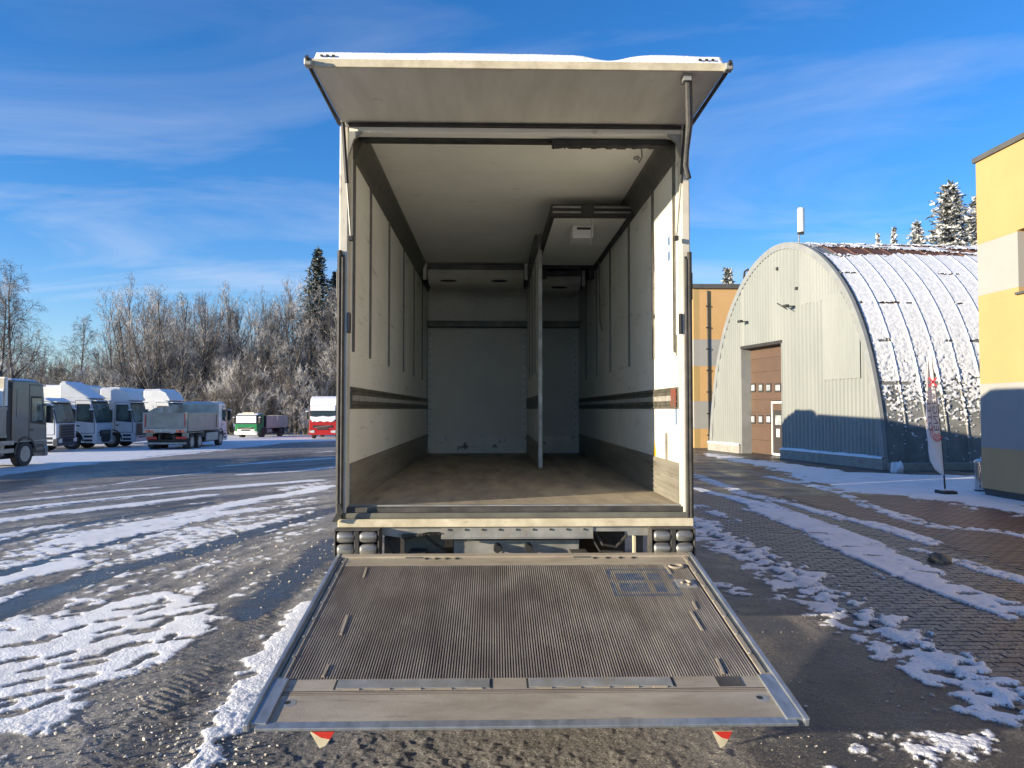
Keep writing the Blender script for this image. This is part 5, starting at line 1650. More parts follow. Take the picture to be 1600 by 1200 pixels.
def bare_tree(seed, Ht, limbs=15, spread=0.34, up=0.75, stems=1, droop=0.0, base=0.22, twig_w=0.035, lim_r=0.45, dens=1.0):
    r = np.random.default_rng(seed)
    wood, tw = MB(), MB()

    def branch(p, d, L, rad, lvl):
        n = (9, 5, 4, 3)[lvl]
        pts = [p.copy()]; ds = [d]
        for i in range(n):
            d = unit(d + r.normal(0, (0.05, 0.13, 0.18, 0.25)[lvl], 3) + np.array([0, 0, (0.02, 0.10 * up, 0.08 * up, 0.0)[lvl] - droop * (lvl >= 2) * 0.35]))
            p = p + d * L / n
            pts.append(p.copy()); ds.append(d)
        rs = [rad * (1 - 0.82 * i / n) for i in range(n + 1)]
        if lvl <= 2:
            (wood if lvl <= 1 else tw).tube(pts, rs, (7, 5, 3)[lvl], cap=False)
        else:
            ribbon(pts, twig_w)
        if lvl == 0:
            k = limbs
            for j in range(k):
                t = base + (0.97 - base) * (j + r.random()) / k
                q = at_(pts, t); az = r.random() * 6.283
                el = (0.55 + 0.5 * t) * up + r.normal(0, 0.1)
                dd = unit(np.array([math.cos(az) * math.cos(el), math.sin(az) * math.cos(el), math.sin(el)]))
                branch(q, dd, Ht * spread * (1.15 - 0.75 * t) * r.uniform(0.75, 1.15), rad * (1 - 0.8 * t) * lim_r, 1)
        elif lvl == 1:
            for j in range(int(7 * dens)):
                t = 0.22 + 0.78 * (j + r.random()) / int(7 * dens)
                branch(at_(pts, t), side(ds[min(int(t * n), n)], 0.75), L * 0.48 * (1.1 - 0.5 * t) * r.uniform(0.7, 1.2), max(rad * 0.4 * (1 - 0.6 * t), 0.016), 2)
        elif lvl == 2:
            for j in range(int(6 * dens)):
                t = 0.15 + 0.85 * (j + r.random()) / int(6 * dens)
                branch(at_(pts, t), side(ds[min(int(t * n), n)], 0.7), L * 0.55 * r.uniform(0.6, 1.2), 0.01, 3)
        elif lvl == 3:
            for j in range(3):
                t = 0.3 + 0.7 * (j + r.random()) / 3
                q = at_(pts, t); dd = side(ds[min(int(t * n), n)], 0.7)
                if droop:
                    dd = unit(dd + np.array([0, 0, -droop]))
                ribbon([q, q + dd * L * 0.35, q + unit(dd + np.array([0, 0, -0.25])) * L * 0.62], twig_w * 0.75)

    def at_(pts, t):
        f = t * (len(pts) - 1); i = min(int(f), len(pts) - 2)
        return pts[i] * (1 - f + i) + pts[i + 1] * (f - i)

    def side(d, a):
        v = unit(np.cross(d, r.normal(0, 1, 3)))
        if v[2] < -0.1 and droop == 0 and r.random() < 0.6:
            v = -v
        return unit(d * math.cos(a) + v * math.sin(a) + np.array([0, 0, 0.12 * up]))

    def ribbon(pts, w):
        a = unit(r.normal(0, 1, 3)) * w / 2
        vs = []
        for i, q in enumerate(pts):
            k = 1 - 0.6 * i / (len(pts) - 1)
            vs += [q - a * k, q + a * k]
        tw.add(vs, [(2 * i, 2 * i + 1, 2 * i + 3, 2 * i + 2) for i in range(len(pts) - 1)])

    for k in range(stems):
        az = 6.283 * k / max(stems, 1) + r.random()
        ln = 0.0 if stems == 1 else r.uniform(0.12, 0.42)
        d = unit(np.array([math.cos(az) * ln, math.sin(az) * ln, 1.0]))
        branch(np.array([math.cos(az), math.sin(az), 0]) * (0.0 if stems == 1 else 0.25), d, Ht * r.uniform(0.85, 1.0), Ht * (0.0125 if stems == 1 else 0.008), 0)
    return wood, tw


def conifer(seed, Ht, R0, n_whorl=34, snow=False):
    r = np.random.default_rng(seed)
    tr_, cr_ = MB(), MB()
    tr_.tube([(0, 0, 0), (0.03, 0, Ht * 0.5), (0, 0, Ht)], [Ht * 0.016, Ht * 0.009, 0.02], 8)
    for k in range(n_whorl):
        t = k / (n_whorl - 1)
        z = Ht * (0.10 + 0.89 * t)
        R = R0 * (1 - t) ** 0.85 + 0.18
        nb = int(8 + 5 * (1 - t))
        for j in range(nb):
            az = 6.283 * (j + r.random() * 0.9) / nb + k
            L = R * r.uniform(0.6, 1.15)
            dirx = np.array([math.cos(az), math.sin(az), 0])
            sag = -0.35 * (1 - t) + 0.25 * t
            m = int(4 + L * 4.0)
            for i in range(m):
                f = (i + r.random()) / m
                c = dirx * L * f + np.array([0, 0, z + sag * L * f - 0.16 * L * f * f + (0.25 * L * f * f if f > 0.7 else 0)])
                for q in range(3):
                    a = unit(r.normal(0, 1, 3) * np.array([1, 1, 0.55]) + dirx * 0.9)
                    b = unit(np.cross(a, r.normal(0, 1, 3)))
                    ln = r.uniform(0.22, 0.46) * (0.8 + 0.4 * (1 - f)); w = r.uniform(0.10, 0.20)
                    p = c + r.normal(0, 0.09, 3)
                    cr_.add([p - b * w * 0.5, p + b * w * 0.5, p + a * ln + b * w * 0.3, p + a * ln * 1.2 - b * w * 0.2], [(0, 1, 2, 3)])
    return tr_, cr_


def plant(name, label, cat, loc, rot, scale, protos, group=None):
    o = root(name, loc, rot, label, cat, group)
    o.scale = scale
    for nm, me in protos:
        c = bpy.data.objects.new(nm, me); COL.objects.link(c); c.parent = o
    return o


def meshes(tree, mt, mc):
    out = []
    for nm, mb, m in (('trunk', tree[0], mt), ('crown', tree[1], mc)):
        me = bpy.data.meshes.new(nm); me.from_pydata([tuple(v) for v in mb.v], [], mb.f); me.materials.append(m)
        if nm == 'trunk':
            me.polygons.foreach_set('use_smooth', [True] * len(me.polygons))
        out.append((nm, me))
    return out


P_TALL = [meshes(bare_tree(100 + i, 17, limbs=(16, 13, 17)[i], spread=(0.30, 0.34, 0.27)[i], up=(0.95, 0.85, 1.05)[i], stems=(1, 2, 1)[i], dens=0.95, twig_w=0.032, lim_r=0.7), m_bark, m_twig) for i in range(3)]
P_FAN = [meshes(bare_tree(150 + i, 15, limbs=10, spread=0.32, up=1.05, stems=4, base=0.3, dens=0.8, twig_w=0.032, lim_r=0.75), m_bark, m_twig) for i in range(2)]
P_BIRCH = [meshes(bare_tree(200, 19, limbs=26, spread=0.30, up=0.95, droop=0.5, base=0.25, dens=1.3, twig_w=0.034), m_bark, m_twigd)]
P_SHRUB = [meshes(bare_tree(300 + i, 7.5, limbs=8, spread=0.42, up=0.8, stems=6, base=0.10, dens=0.85, twig_w=0.034), m_bark, m_shrubtw) for i in range(2)]
P_SPRUCE = [meshes(conifer(400, 20, 5.2, 40), m_bark, m_needle), meshes(conifer(401, 18, 5.0, 36), m_bark, m_needles), meshes(conifer(402, 14, 3.0, 30), m_bark, m_needles)]

rt_ = random.Random(21)


def ground_at(px, Y):
    x = (px - 771) / F * Y
    return (x, Y, float(zg(x, Y)) - 0.1)


# left edge: tall birches
for px, Y, h, lab in ((34, 86, 18.6, 'tall drooping bare birch with a spreading crown above the grey tipper'),
                      (8, 84, 16.8, 'tall drooping bare birch at the left edge of the picture'),):
    plant('birch_tree', lab, 'tree', ground_at(px, Y), rt_.random() * 6, (h / 18.5,) * 3, P_BIRCH[0])
for px, Y, h, pr in ((128, 98, 13.6, P_BIRCH[0]), (162, 101, 11.5, P_TALL[2]), (108, 104, 10.5, P_TALL[0]), (70, 104, 10.0, P_TALL[2]), (52, 92, 13.5, P_FAN[0]), (20, 98, 14.5, P_TALL[1]), (-12, 100, 14, P_FAN[1]), (88, 98, 9.5, P_FAN[1]), (-30, 90, 16, P_BIRCH[0]), (-80, 95, 16, P_TALL[1]), (185, 106, 13, P_TALL[0])):
    plant('frosted_tree', 'slender frosted bare tree in the low gap of the treeline above the white trucks', 'tree', ground_at(px, Y), rt_.random() * 6, (h / 17, h / 17, h / 17), pr, 'bare frosted trees along the far edge of the yard')
px = 205
k = 0
while px < 640:
    Y = rt_.uniform(88, 100)
    h = (rt_.uniform(16.2, 18.6) if px < 420 else rt_.uniform(16.6, 19.2)) * Y / 96
    pr = P_FAN[k % 2] if rt_.random() < 0.45 else P_TALL[k % 3]
    s = h / (15 if pr in P_FAN else 17)
    plant('frosted_tree', 'tall bare tree with frosted twigs in the dense treeline behind the parked trucks', 'tree', ground_at(px, Y), rt_.random() * 6, (s * rt_.uniform(0.9, 1.15), s, s), pr, 'bare frosted trees along the far edge of the yard')
    px += rt_.uniform(11, 19); k += 1
for row, (Ya, Yb, step, ha, hb_) in enumerate(((102, 114, 15, 15.0, 18.0), (118, 130, 15, 15, 20.0))):
    px = -60
    while px < 660:
        Y = rt_.uniform(Ya, Yb)
        h = rt_.uniform(ha, hb_) * (0.62 if px < 190 else 1.0)
        pr = P_TALL[k % 3] if rt_.random() < 0.7 else P_FAN[k % 2]
        s = h / 16
        plant('frosted_tree', 'bare tree further back in the frosted treeline behind the parked trucks', 'tree', ground_at(px, Y), rt_.random() * 6, (s * 1.1, s * 1.1, s), pr, 'bare frosted trees along the far edge of the yard')
        px += rt_.uniform(step * 0.7, step * 1.5); k += 1
# understorey
px = -40
while px < 640:
    Y = rt_.uniform(82, 92)
    s = rt_.choice((0.35, 0.5, 0.6, 0.8, 1.05)) * rt_.uniform(0.85, 1.15) * (1.15 if px > 380 else 0.95)
    plant('frosted_shrub', 'frosted leafless shrub at the foot of the treeline', 'shrub', ground_at(px, Y), rt_.random() * 6, (s, s, s * rt_.uniform(0.9, 1.2)), P_SHRUB[k % 2], 'frosted shrubs below the treeline')
    px += rt_.uniform(8, 14); k += 1
px = -40
while px < 640:
    Y = rt_.uniform(96, 116)
    s = rt_.uniform(0.9, 1.4)
    plant('frosted_shrub', 'frosted leafless shrub at the foot of the treeline', 'shrub', ground_at(px, Y), rt_.random() * 6, (s * 1.2, s * 1.2, s), P_SHRUB[k % 2], 'frosted shrubs below the treeline')
    px += rt_.uniform(18, 30); k += 1
# thin pale trunk between the green truck and the trailer
plant('leaning_tree', 'pale slim frosted tree between the green truck and the pale trailer', 'tree', ground_at(444, 84), 1.3, (0.62, 0.62, 0.62), P_TALL[0])
# conifers
plant('spruce_tree', 'dark green spruce rising above the bare trees left of the open truck', 'tree', ground_at(497, 104), 0.4, (1.18, 1.18, 1.26), P_SPRUCE[0])
plant('spruce_tree', 'shorter dark spruce half hidden behind the open truck', 'tree', ground_at(524, 106), 2.0, (0.9, 0.9, 1.12), P_SPRUCE[0])
for px, Y, zt, pr, w, lab in ((1500, 62, 282, P_SPRUCE[1], 1.15, 'big snowy spruce rising behind the hangar roof beside the yellow building'),
                              (1548, 66, 300, P_SPRUCE[1], 1.1, 'snowy spruce mostly hidden by the yellow building'),
                              (1446, 80, 343, P_SPRUCE[1], 0.75, 'smaller rounded snowy spruce left of the big one behind the hangar roof'),
                              (1409, 90, 352, P_SPRUCE[2], 0.35, 'thin spindly conifer top above the hangar ridge'),
                              (1383, 92, 362, P_SPRUCE[2], 0.28, 'thinnest conifer tip above the hangar ridge'),
                              (1142, 75, 418, P_SPRUCE[2], 0.75, 'small snowy spruce above the roof edge of the ochre-toned building')):
    gpos = ground_at(px, Y)
    top = (600 - zt + 39) / F * Y + EYE
    H0 = 18 if pr is P_SPRUCE[1] else 14
    s = (top - gpos[2]) / H0
    plant('snowy_spruce', lab, 'tree', gpos, px * 0.7, (s * w, s * w, s), pr)
for px, Y, h in ((1095, 80, 15.2), (1075, 82, 15.6), (1112, 88, 14.0), (1400, 100, 21.0), (1432, 102, 20.5), (1480, 100, 20)):
    plant('frosted_tree', 'bare tree top showing above the roofs on the right', 'tree', ground_at(px, Y), px * 1.0, (h / 17,) * 3, P_TALL[int(px) % 3], 'bare trees behind the buildings')
g = gp(1084, 698)
plant('frosted_shrub', 'small snowy shrub at the corner of the ochre-toned building', 'shrub', (g[0] - 0.25, g[1] - 0.6, -0.05), 1.0, (0.22, 0.22, 0.22), P_SHRUB[0])

# ------------------------------------------------------------------ the yard: asphalt, slush and snow as one relief, split into asphalt and snow
def wpts(pp):
    return np.array([gp(*p)[:2] for p in pp])


def d_line(x, y, P):
    d = np.full(x.shape, 1e9)
    for a, b in zip(P[:-1], P[1:]):
        ab = b - a; L2 = ab @ ab + 1e-12
        t = np.clip(((x - a[0]) * ab[0] + (y - a[1]) * ab[1]) / L2, 0, 1)
        d = np.minimum(d, np.hypot(x - a[0] - t * ab[0], y - a[1] - t * ab[1]))
    return d


def d_poly(x, y, P):
    """signed distance, positive inside"""
    d = d_line(x, y, np.vstack([P, P[:1]]))
    ins = np.zeros(x.shape, bool)
    j = len(P) - 1
    for i in range(len(P)):
        xi, yi = P[i]; xj, yj = P[j]
        c = ((yi > y) != (yj > y)) & (x < (xj - xi) * (y - yi) / (yj - yi + 1e-12) + xi)
        ins ^= c
        j = i
    return np.where(ins, d, -d)


def bend(y):
    """sideways drift of the wheel tracks on the left, where the road curves off to the right"""
    return 0.62 * np.log1p(np.exp((y - 12.0) / 1.5)) * 1.5


rr_ = np.concatenate([[0.02, 0.6, 1.2, 1.8, 2.3, 2.7], np.geomspace(3.0, 40, 800), np.geomspace(40.3, 80, 70), np.geomspace(84, 900, 24)])
aa = np.concatenate([np.radians(np.linspace(-180, -46, 45))[:-1], np.radians(np.linspace(-46, 44, 860)), np.radians(np.linspace(44, 180, 45))[1:]])
RR, AA = np.meshgrid(rr_, aa, indexing='ij')
GX = RR * np.sin(AA); GY = RR * np.cos(AA)
base_z = zg(GX, GY)
left = GX < 0.15
xb = np.where(left, GX - bend(GY), GX)
st1 = fbm(xb * 2.6, GY * 0.22, 4, 1)            # streaks drawn out along the tracks
st2 = fbm(xb * 7.5, GY * 0.5, 3, 2)
nf = fbm(GX * 3.2, GY * 3.2, 4, 3)


def lod(f0, oct, seed, gain=0.6):
    # drop octaves finer than the mesh can carry at that distance
    s = np.zeros_like(GX); t = 0; a = 1.0
    for i in range(oct):
        f = f0 * 2 ** i
        k = np.clip(2.0 - f * RR * 0.0034 * 1.9, 0, 1)
        s += a * k * (vnoise(GX * f, GY * f, seed + i * 3) - 0.5); t += a; a *= gain
    return 0.5 + s / t * 1.25


nff = lod(9, 4, 4)
nfine = lod(38, 2, 5)
nbig = fbm(GX * 0.35, GY * 0.35, 3, 6)

snow = np.zeros_like(GX)      # desired cover 0..1
slush = np.zeros_like(GX)
wet = np.zeros_like(GX)


def cover(v, f):
    global snow
    snow = np.maximum(snow, v * f)


# --- left: general slush, strongest near the middle distance
slush = np.where(left, 0.92, 0.42) + (st1 - 0.5) * 1.3 + (nf - 0.5) * 0.5
# far bank under the parked trucks
bank = wpts([(-160, 775), (0, 744), (60, 736), (150, 724), (300, 709), (400, 698), (450, 692), (560, 688), (560, 676), (300, 670), (-160, 668)])
bk = d_poly(GX, GY, bank)
cover(sstep(-0.5, 0.6, bk + (st1 - 0.5) * 1.4), 1.0)
# light wheel tracks crossing the bank
for line, w in (([(150, 727), (300, 712), (420, 700), (470, 697)], 0.22), ([(230, 714), (330, 704), (440, 694)], 0.2)):
    d = d_line(GX, GY, wpts(line)); snow = snow * (1 - 0.65 * np.exp(-(d / w) ** 2))
farsnow = sstep(70, 82, RR)
cover(farsnow, 1.0)
# long strips between the wheel tracks
for line, w, f in (([(-120, 815), (0, 800), (120, 786), (250, 772), (370, 760), (490, 751)], 0.30, 1.0),
                   ([(-120, 832), (0, 814), (120, 799), (240, 785), (330, 774)], 0.26, 0.95),
                   ([(-60, 795), (0, 786), (90, 777), (200, 765), (250, 762)], 0.16, 0.75),
                   ([(100, 848), (180, 829), (280, 808), (370, 787), (470, 770), (510, 760)], 0.34, 1.0),
                   ([(130, 848), (220, 830), (330, 806), (400, 796)], 0.30, 0.9),
                   ([(-60, 850), (0, 838), (50, 828), (90, 822)], 0.22, 0.8),
                   ([(300, 838), (370, 826), (430, 818), (470, 806), (525, 796)], 0.35, 0.70),
                   ([(-80, 925), (0, 905), (40, 893), (88, 884)], 0.34, 1.0),
                   ([(60, 770), (160, 760), (260, 745), (330, 738)], 0.12, 0.62),
                   ([(320, 730), (430, 722), (520, 716)], 0.35, 0.66), ([(380, 742), (470, 736), (520, 730)], 0.25, 0.6), ([(440, 712), (520, 705)], 0.3, 0.6)):
    d = d_line(GX, GY, wpts(line))
    cover(sstep(w * 1.55, w * 0.45, d + (st2 - 0.5) * w * 1.2), f)
# half-melted broken cover over most of the left side
mid = wpts([(-160, 835), (0, 822), (150, 800), (530, 745), (530, 905), (430, 968), (300, 1040), (150, 1130), (60, 1250), (-260, 1250), (-220, 1000)])
cover(sstep(-0.4, 0.8, d_poly(GX, GY, mid)) * left, np.clip(0.42 + (st1 - 0.5) * 1.0 + (st2 - 0.5) * 0.6 + (nbig - 0.5) * 0.5, 0, 0.64))
# trodden patch in the left foreground
patch = wpts([(-120, 1015), (0, 985), (60, 968), (150, 940), (240, 922), (300, 925), (362, 950), (372, 978), (330, 1008), (285, 1042), (215, 1065), (165, 1105), (100, 1135), (70, 1190), (40, 1260), (-200, 1260)])
dp = d_poly(GX, GY, patch)
cover(sstep(-0.22, 0.30, dp + (nf - 0.5) * 0.55 + (st1 - 0.5) * 0.35), 1.0 - 0.62 * sstep(4.85, 4.2, GY) * sstep(0.35, 0.6, nbig + 0.1))
# strip beside the lift platform
strip = wpts([(268, 1235), (305, 1168), (338, 1105), (372, 1052), (420, 992), (462, 948), (500, 930), (500, 970), (455, 1040), (410, 1110), (385, 1150), (345, 1165), (335, 1235)])
ds_ = d_poly(GX, GY, strip)
cover(sstep(-0.05, 0.10, ds_ + (nff - 0.5) * 0.16), 1.1)
# footprints
fr_r = np.random.default_rng(5)
fps = [(40, 1008), (75, 1000), (96, 1026), (115, 985), (135, 1040), (160, 1000), (176, 970), (192, 1012), (205, 952), (225, 990), (238, 968), (252, 940), (120, 1062), (150, 1075), (60, 1046), (30, 1070), (200, 1045), (228, 1030), (262, 1000), (285, 962), (100, 965), (140, 950), (20, 1035), (85, 1080), (255, 975), (182, 1075), (210, 1010),
       (378, 1060), (1180, 806), (1415, 862), (1450, 898), (1503, 916), (1512, 932), (1545, 925), (1590, 950), (1278, 836), (1330, 858), (1362, 872), (1210, 898), (1240, 930), (1395, 905), (1440, 938)]
fdepth = np.zeros_like(GX)
for _ in range(26):
    fps.append((fr_r.uniform(-10, 350), fr_r.uniform(945, 1120)))
for px, py in fps:
    c = gp(px, py)
    ang = (0.9 if px < 600 else -0.5) + fr_r.normal(0, 0.25)      # toe direction on the ground
    if px < 600:
        ang = math.atan2(1.0, 0.62) + fr_r.normal(0, 0.38)
    else:
        ang = math.atan2(0.4, -1.0) + fr_r.normal(0, 0.35)
    ux, uy = math.cos(ang), math.sin(ang)
    dx, dy = GX - c[0], GY - c[1]
    m = np.abs(dx) + np.abs(dy) < 0.6
    a = dx[m] * ux + dy[m] * uy; b = -dx[m] * uy + dy[m] * ux
    k_ = fr_r.uniform(0.8, 1.15); a = a / k_; b = b / (k_ * fr_r.uniform(0.85, 1.2))
    sole = np.minimum(((a - 0.05) / 0.105) ** 2 + (b / 0.052) ** 2, ((a + 0.085) / 0.060) ** 2 + (b / 0.040) ** 2)
    fdepth[m] = np.maximum(fdepth[m], fr_r.uniform(0.5, 1.0) * (1 - sstep(0.6, 1.5, sole + (nff[m] - 0.5) * 1.3)))
# tyre track with tread beside the platform, and wet tracks further back
tread = np.zeros_like(GX)
for line, w, kind in (([(150, 1235), (240, 1120), (330, 1032), (430, 940), (520, 868)], 0.20, 't'),
                      ([(40, 1240), (150, 1120), (260, 1040), (330, 1000)], 0.13, 'x'),
                      ([(-60, 980), (60, 930), (170, 893), (300, 862), (420, 826), (530, 795)], 0.22, 'w'),
                      ([(-60, 915), (100, 868), (240, 833)], 0.12, 'w'),
                      ([(390, 958), (440, 912), (525, 845)], 0.20, 'w'),
                      ([(-60, 770), (0, 758), (150, 742), (300, 728), (430, 715), (520, 708)], 1.1, 'd'),
                      ([(-60, 865), (60, 833), (200, 806), (330, 786)], 0.12, 'd'), ([(-60, 808), (60, 794), (180, 780), (330, 766)], 0.06, 'd')):
    d = d_line(GX, GY, wpts(line))
    f = sstep(w * 1.35, w * 0.6, d + (nff - 0.5) * 0.22 + (st2 - 0.5) * w * 0.8)
    if kind == 't':
        tread = np.maximum(tread, f); snow = snow * (1 - 0.9 * f); slush = slush * (1 - f) + f * (0.62 + 0.3 * (nf - 0.5))
    elif kind == 'x':
        tread = np.maximum(tread, f * 0.8); snow = snow * (1 - 0.6 * f); slush = np.maximum(slush, f * 0.6)
    elif kind == 'w':
        wet = np.maximum(wet, f * (0.55 + 0.6 * (nf - 0.3))); snow = snow * (1 - 0.95 * f); slush = slush * (1 - 0.6 * f)
    else:
        snow = snow * (1 - 0.85 * f); slush = slush * (1 - 0.6 * f); wet = np.maximum(wet, 0.45 * f)
# --- right side
r1 = wpts([(1098, 706), (1160, 716), (1230, 724), (1330, 738), (1400, 741), (1530, 744), (1545, 770), (1620, 790), (1620, 806), (1560, 800), (1500, 788), (1440, 783), (1380, 772), (1320, 770), (1275, 756), (1200, 731), (1100, 712)])
d1_ = d_poly(GX, GY, r1)
cover(sstep(-0.3, 0.35, d1_ + (nf - 0.5) * 0.8 + (st1 - 0.5) * 0.4), 1.0)
for line, w, f in (([(1085, 763), (1130, 775), (1190, 790), (1260, 815), (1330, 845), (1395, 872), (1440, 895)], 0.26, 0.95),
                   ([(1180, 795), (1260, 822), (1320, 850), (1380, 880), (1450, 912), (1520, 935), (1620, 965)], 0.27, 1.05),
                   ([(1150, 770), (1240, 790), (1330, 815), (1400, 832), (1450, 850)], 0.22, 0.78),
                   ([(1240, 752), (1310, 770), (1380, 800), (1460, 825), (1540, 830), (1620, 842)], 0.20, 0.70),
                   ([(1430, 862), (1500, 880), (1580, 905), (1640, 922)], 0.16, 0.75),
                   ([(1086, 790), (1110, 800), (1150, 815)], 0.2, 0.6),
                   ([(1085, 742), (1120, 758), (1180, 776), (1220, 782)], 0.35, 0.66),
                   ([(1200, 745), (1270, 757), (1330, 768)], 0.3, 0.7)):
    d = d_line(GX, GY, wpts(line))
    cover(sstep(w * 1.6, w * 0.4, d + (st2 - 0.5) * w * 1.6 + (nff - 0.5) * w * 1.8), f * (0.72 + 0.5 * nff))
# crumbly band
for line, w, f in (([(1085, 815), (1120, 845), (1180, 875), (1240, 905), (1300, 945), (1370, 985), (1440, 1030), (1520, 1075), (1620, 1120)], 0.42, 0.84),
                   ([(1130, 915), (1190, 930), (1260, 935)], 0.24, 0.72), ([(1330, 960), (1400, 1005), (1470, 1040)], 0.16, 0.75),
                   ([(1340, 1165), (1420, 1175), (1520, 1160), (1640, 1180)], 0.20, 0.70), ([(1330, 1215), (1450, 1240), (1640, 1230)], 0.25, 0.55),
                   ([(1500, 1080), (1560, 1105), (1640, 1130)], 0.3, 0.60)):
    d = d_line(GX, GY, wpts(line))
    cover(sstep(w * 1.5, w * 0.3, d), f * (0.42 + 0.85 * nff + 0.35 * (st2 - 0.5)))
# brick paving area: snow in a joint pattern near the wall
PVX0, PVX1, PVY0, PVY1 = 3.3, 10.70, 3.2, 16.3
pav = (GX > PVX0) & (GX < 10.75) & (GY > PVY0) & (GY < PVY1)
pvz = sstep(-0.05, 0.05, np.minimum(np.minimum(GX - PVX0, 10.75 - GX), np.minimum(GY - PVY0, PVY1 - GY)))
nearwall = sstep(8.2, 10.4, GX + (GY - 12) * 0.12) * sstep(8.0, 12.5, GY)
cover(nearwall * pav, 0.58)
cover(np.where((GX > 9.4) & (GX < 10.8) & (GY > 11) & (GY < 16.6), sstep(9.5, 10.5, GX + (nf - .5)), 0), 0.9)

snow = np.where(RR < 24, np.where(ds_ > -0.4, snow, snow * 0.86), snow)
# clean the ground under the trucks and buildings (it stays dry and bare)
under = sstep(-0.05, 0.25, np.minimum(np.minimum(GX + 1.2, 1.5 - GX), np.minimum(GY - 5.6, 15.2 - GY)))
snow = snow * (1 - under); slush = slush * (1 - 0.8 * under)
plat_bare_lit = sstep(-0.1, 0.15, np.minimum(np.minimum(GX + 1.15, 1.45 - GX), np.minimum(GY - 3.2, 5.6 - GY)))
snow = snow * (1 - plat_bare_lit); slush = slush * (1 - plat_bare_lit) + plat_bare_lit * (0.88 + 0.25 * (nf - 0.5))  # no snow under the platform; paler slush there imitates sunlit ground
slush = np.where(left, slush, np.where((GX > 1.5) & (GX < 6.3), 0.46 + (st1 - 0.5) * 1.1 + (nf - .5) * 0.4, slush))

gran = (nff - 0.5) * 0.85 + (nfine - 0.5) * 0.55
s_val = snow + gran * (0.40 + 0.75 * np.clip(1.0 - snow, 0, 1) * (snow > 0.05)) + (nf - 0.5) * 0.5 * np.clip(1.35 - snow, 0.25, 1)
s_val = s_val - fdepth * 1.1
S = sstep(0.40, 0.62, s_val)
thick = (0.009 + 0.007 * np.clip(snow, 0, 1)) * S * (0.75 + 0.5 * nff) + 0.012 * S * (nfine - 0.5)
sl = np.clip(slush, 0, 1)
grains = np.clip(nff - 0.48, 0, 1) * 0.03 * sl + np.clip(nfine - 0.5, 0, 1) * 0.012 * sl
ph = np.sin((GY * 1.0 + np.abs(xb * 2.2 - np.round(xb * 2.2)) * 0.35) * 2 * np.pi / 0.085)
grains = grains * (1 - 0.5 * tread) + tread * sstep(0.36, 0.62, nf) * (0.012 * np.clip(ph, -0.2, 1) * (0.2 + 1.4 * nff)) + tread * 0.012 * (nff - 0.3)
near = sstep(45, 25, RR)
GZ = base_z + thick + grains * near * (1 - S) * (1 - wet) * (1 - pvz) + pvz * (S * 0.016 + 0.0065 + 0.006 * (nff - 0.5))
rd_far = sstep(20, 60, RR)
cellS = (S[:-1, :-1] + S[1:, :-1] + S[1:, 1:] + S[:-1, 1:]) / 4
is_snow = cellS > 0.5

# ground material
m_gr = bpy.data.materials.new('wet_asphalt_and_slush'); m_gr.use_nodes = True
nt = m_gr.node_tree; N = nt.nodes; L = nt.links
bs = N['Principled BSDF']


def attr(n):
    a = N.new('ShaderNodeAttribute'); a.attribute_name = n
    return a.outputs['Fac']


def mth(op, a, b=None, clamp=False):
    n = N.new('ShaderNodeMath'); n.operation = op; n.use_clamp = clamp
    for i, v in enumerate((a, b)):
        if v is None: continue
        if isinstance(v, (int, float)): n.inputs[i].default_value = v
        else: L.new(v, n.inputs[i])
    return n.outputs[0]


def noise(scale, det=4, rough=0.6, vec=None):
    n = N.new('ShaderNodeTexNoise'); n.inputs['Scale'].default_value = scale; n.inputs['Detail'].default_value = det; n.inputs['Roughness'].default_value = rough
    L.new(vec, n.inputs['Vector'])
    return n.outputs[0]


def rng(v, a, b, c=0.0, d=1.0):
    n = N.new('ShaderNodeMapRange'); n.inputs[1].default_value = a; n.inputs[2].default_value = b; n.inputs[3].default_value = c; n.inputs[4].default_value = d
    L.new(v, n.inputs[0])
    return n.outputs[0]


def mixc(f, a, b):
    n = N.new('ShaderNodeMixRGB')
    L.new(f, n.inputs[0])
    for i, v in ((1, a), (2, b)):
        if isinstance(v, tuple): n.inputs[i].default_value = (*v, 1)
        else: L.new(v, n.inputs[i])
    return n.outputs[0]


pos = N.new('ShaderNodeNewGeometry').outputs['Position']
n_ag = noise(170, 3, 0.7, pos)
n_pa = noise(0.9, 5, 0.6, pos)
n_sl = noise(26, 6, 0.72, pos)
n_sl2 = noise(75, 4, 0.7, pos)
asph = mixc(rng(n_ag, 0.42, 0.66), (0.020, 0.020, 0.021), (0.075, 0.072, 0.068))
asph = mixc(rng(n_pa, 0.38, 0.68, 0.0, 0.6), asph, (0.050, 0.046, 0.043))
slm = mth('ADD', attr('slush'), mth('MULTIPLY', mth('SUBTRACT', mth('ADD', mth('MULTIPLY', n_sl, 0.6), mth('MULTIPLY', n_sl2, 0.4)), 0.5), 2.4))
slm = rng(slm, 0.34, 0.98)
slm = mth('MULTIPLY', slm, mth('SUBTRACT', 1.0, attr('wet'), True), True)
slc = mixc(rng(n_sl2, 0.35, 0.7), (0.135, 0.122, 0.108), (0.42, 0.395, 0.36))
slc = mixc(mth('MULTIPLY', attr('snow'), 0.9, True), slc, (0.72, 0.72, 0.72))
n_w = noise(58, 5, 0.8, pos)
col = mixc(mth('MAXIMUM', slm, mth('MULTIPLY', attr('snow'), 1.6, True)), asph, slc)
crumb = rng(mth('ADD', mth('MAXIMUM', mth('MULTIPLY', attr('cover'), 0.85), mth('MULTIPLY', attr('slush'), 0.40)), mth('MULTIPLY', mth('SUBTRACT', n_w, 0.5), 1.9)), 0.44, 0.56)
frost = mth('MULTIPLY', rng(n_sl2, 0.57, 0.66), rng(n_pa, 0.35, 0.7, 0.1, 0.75))
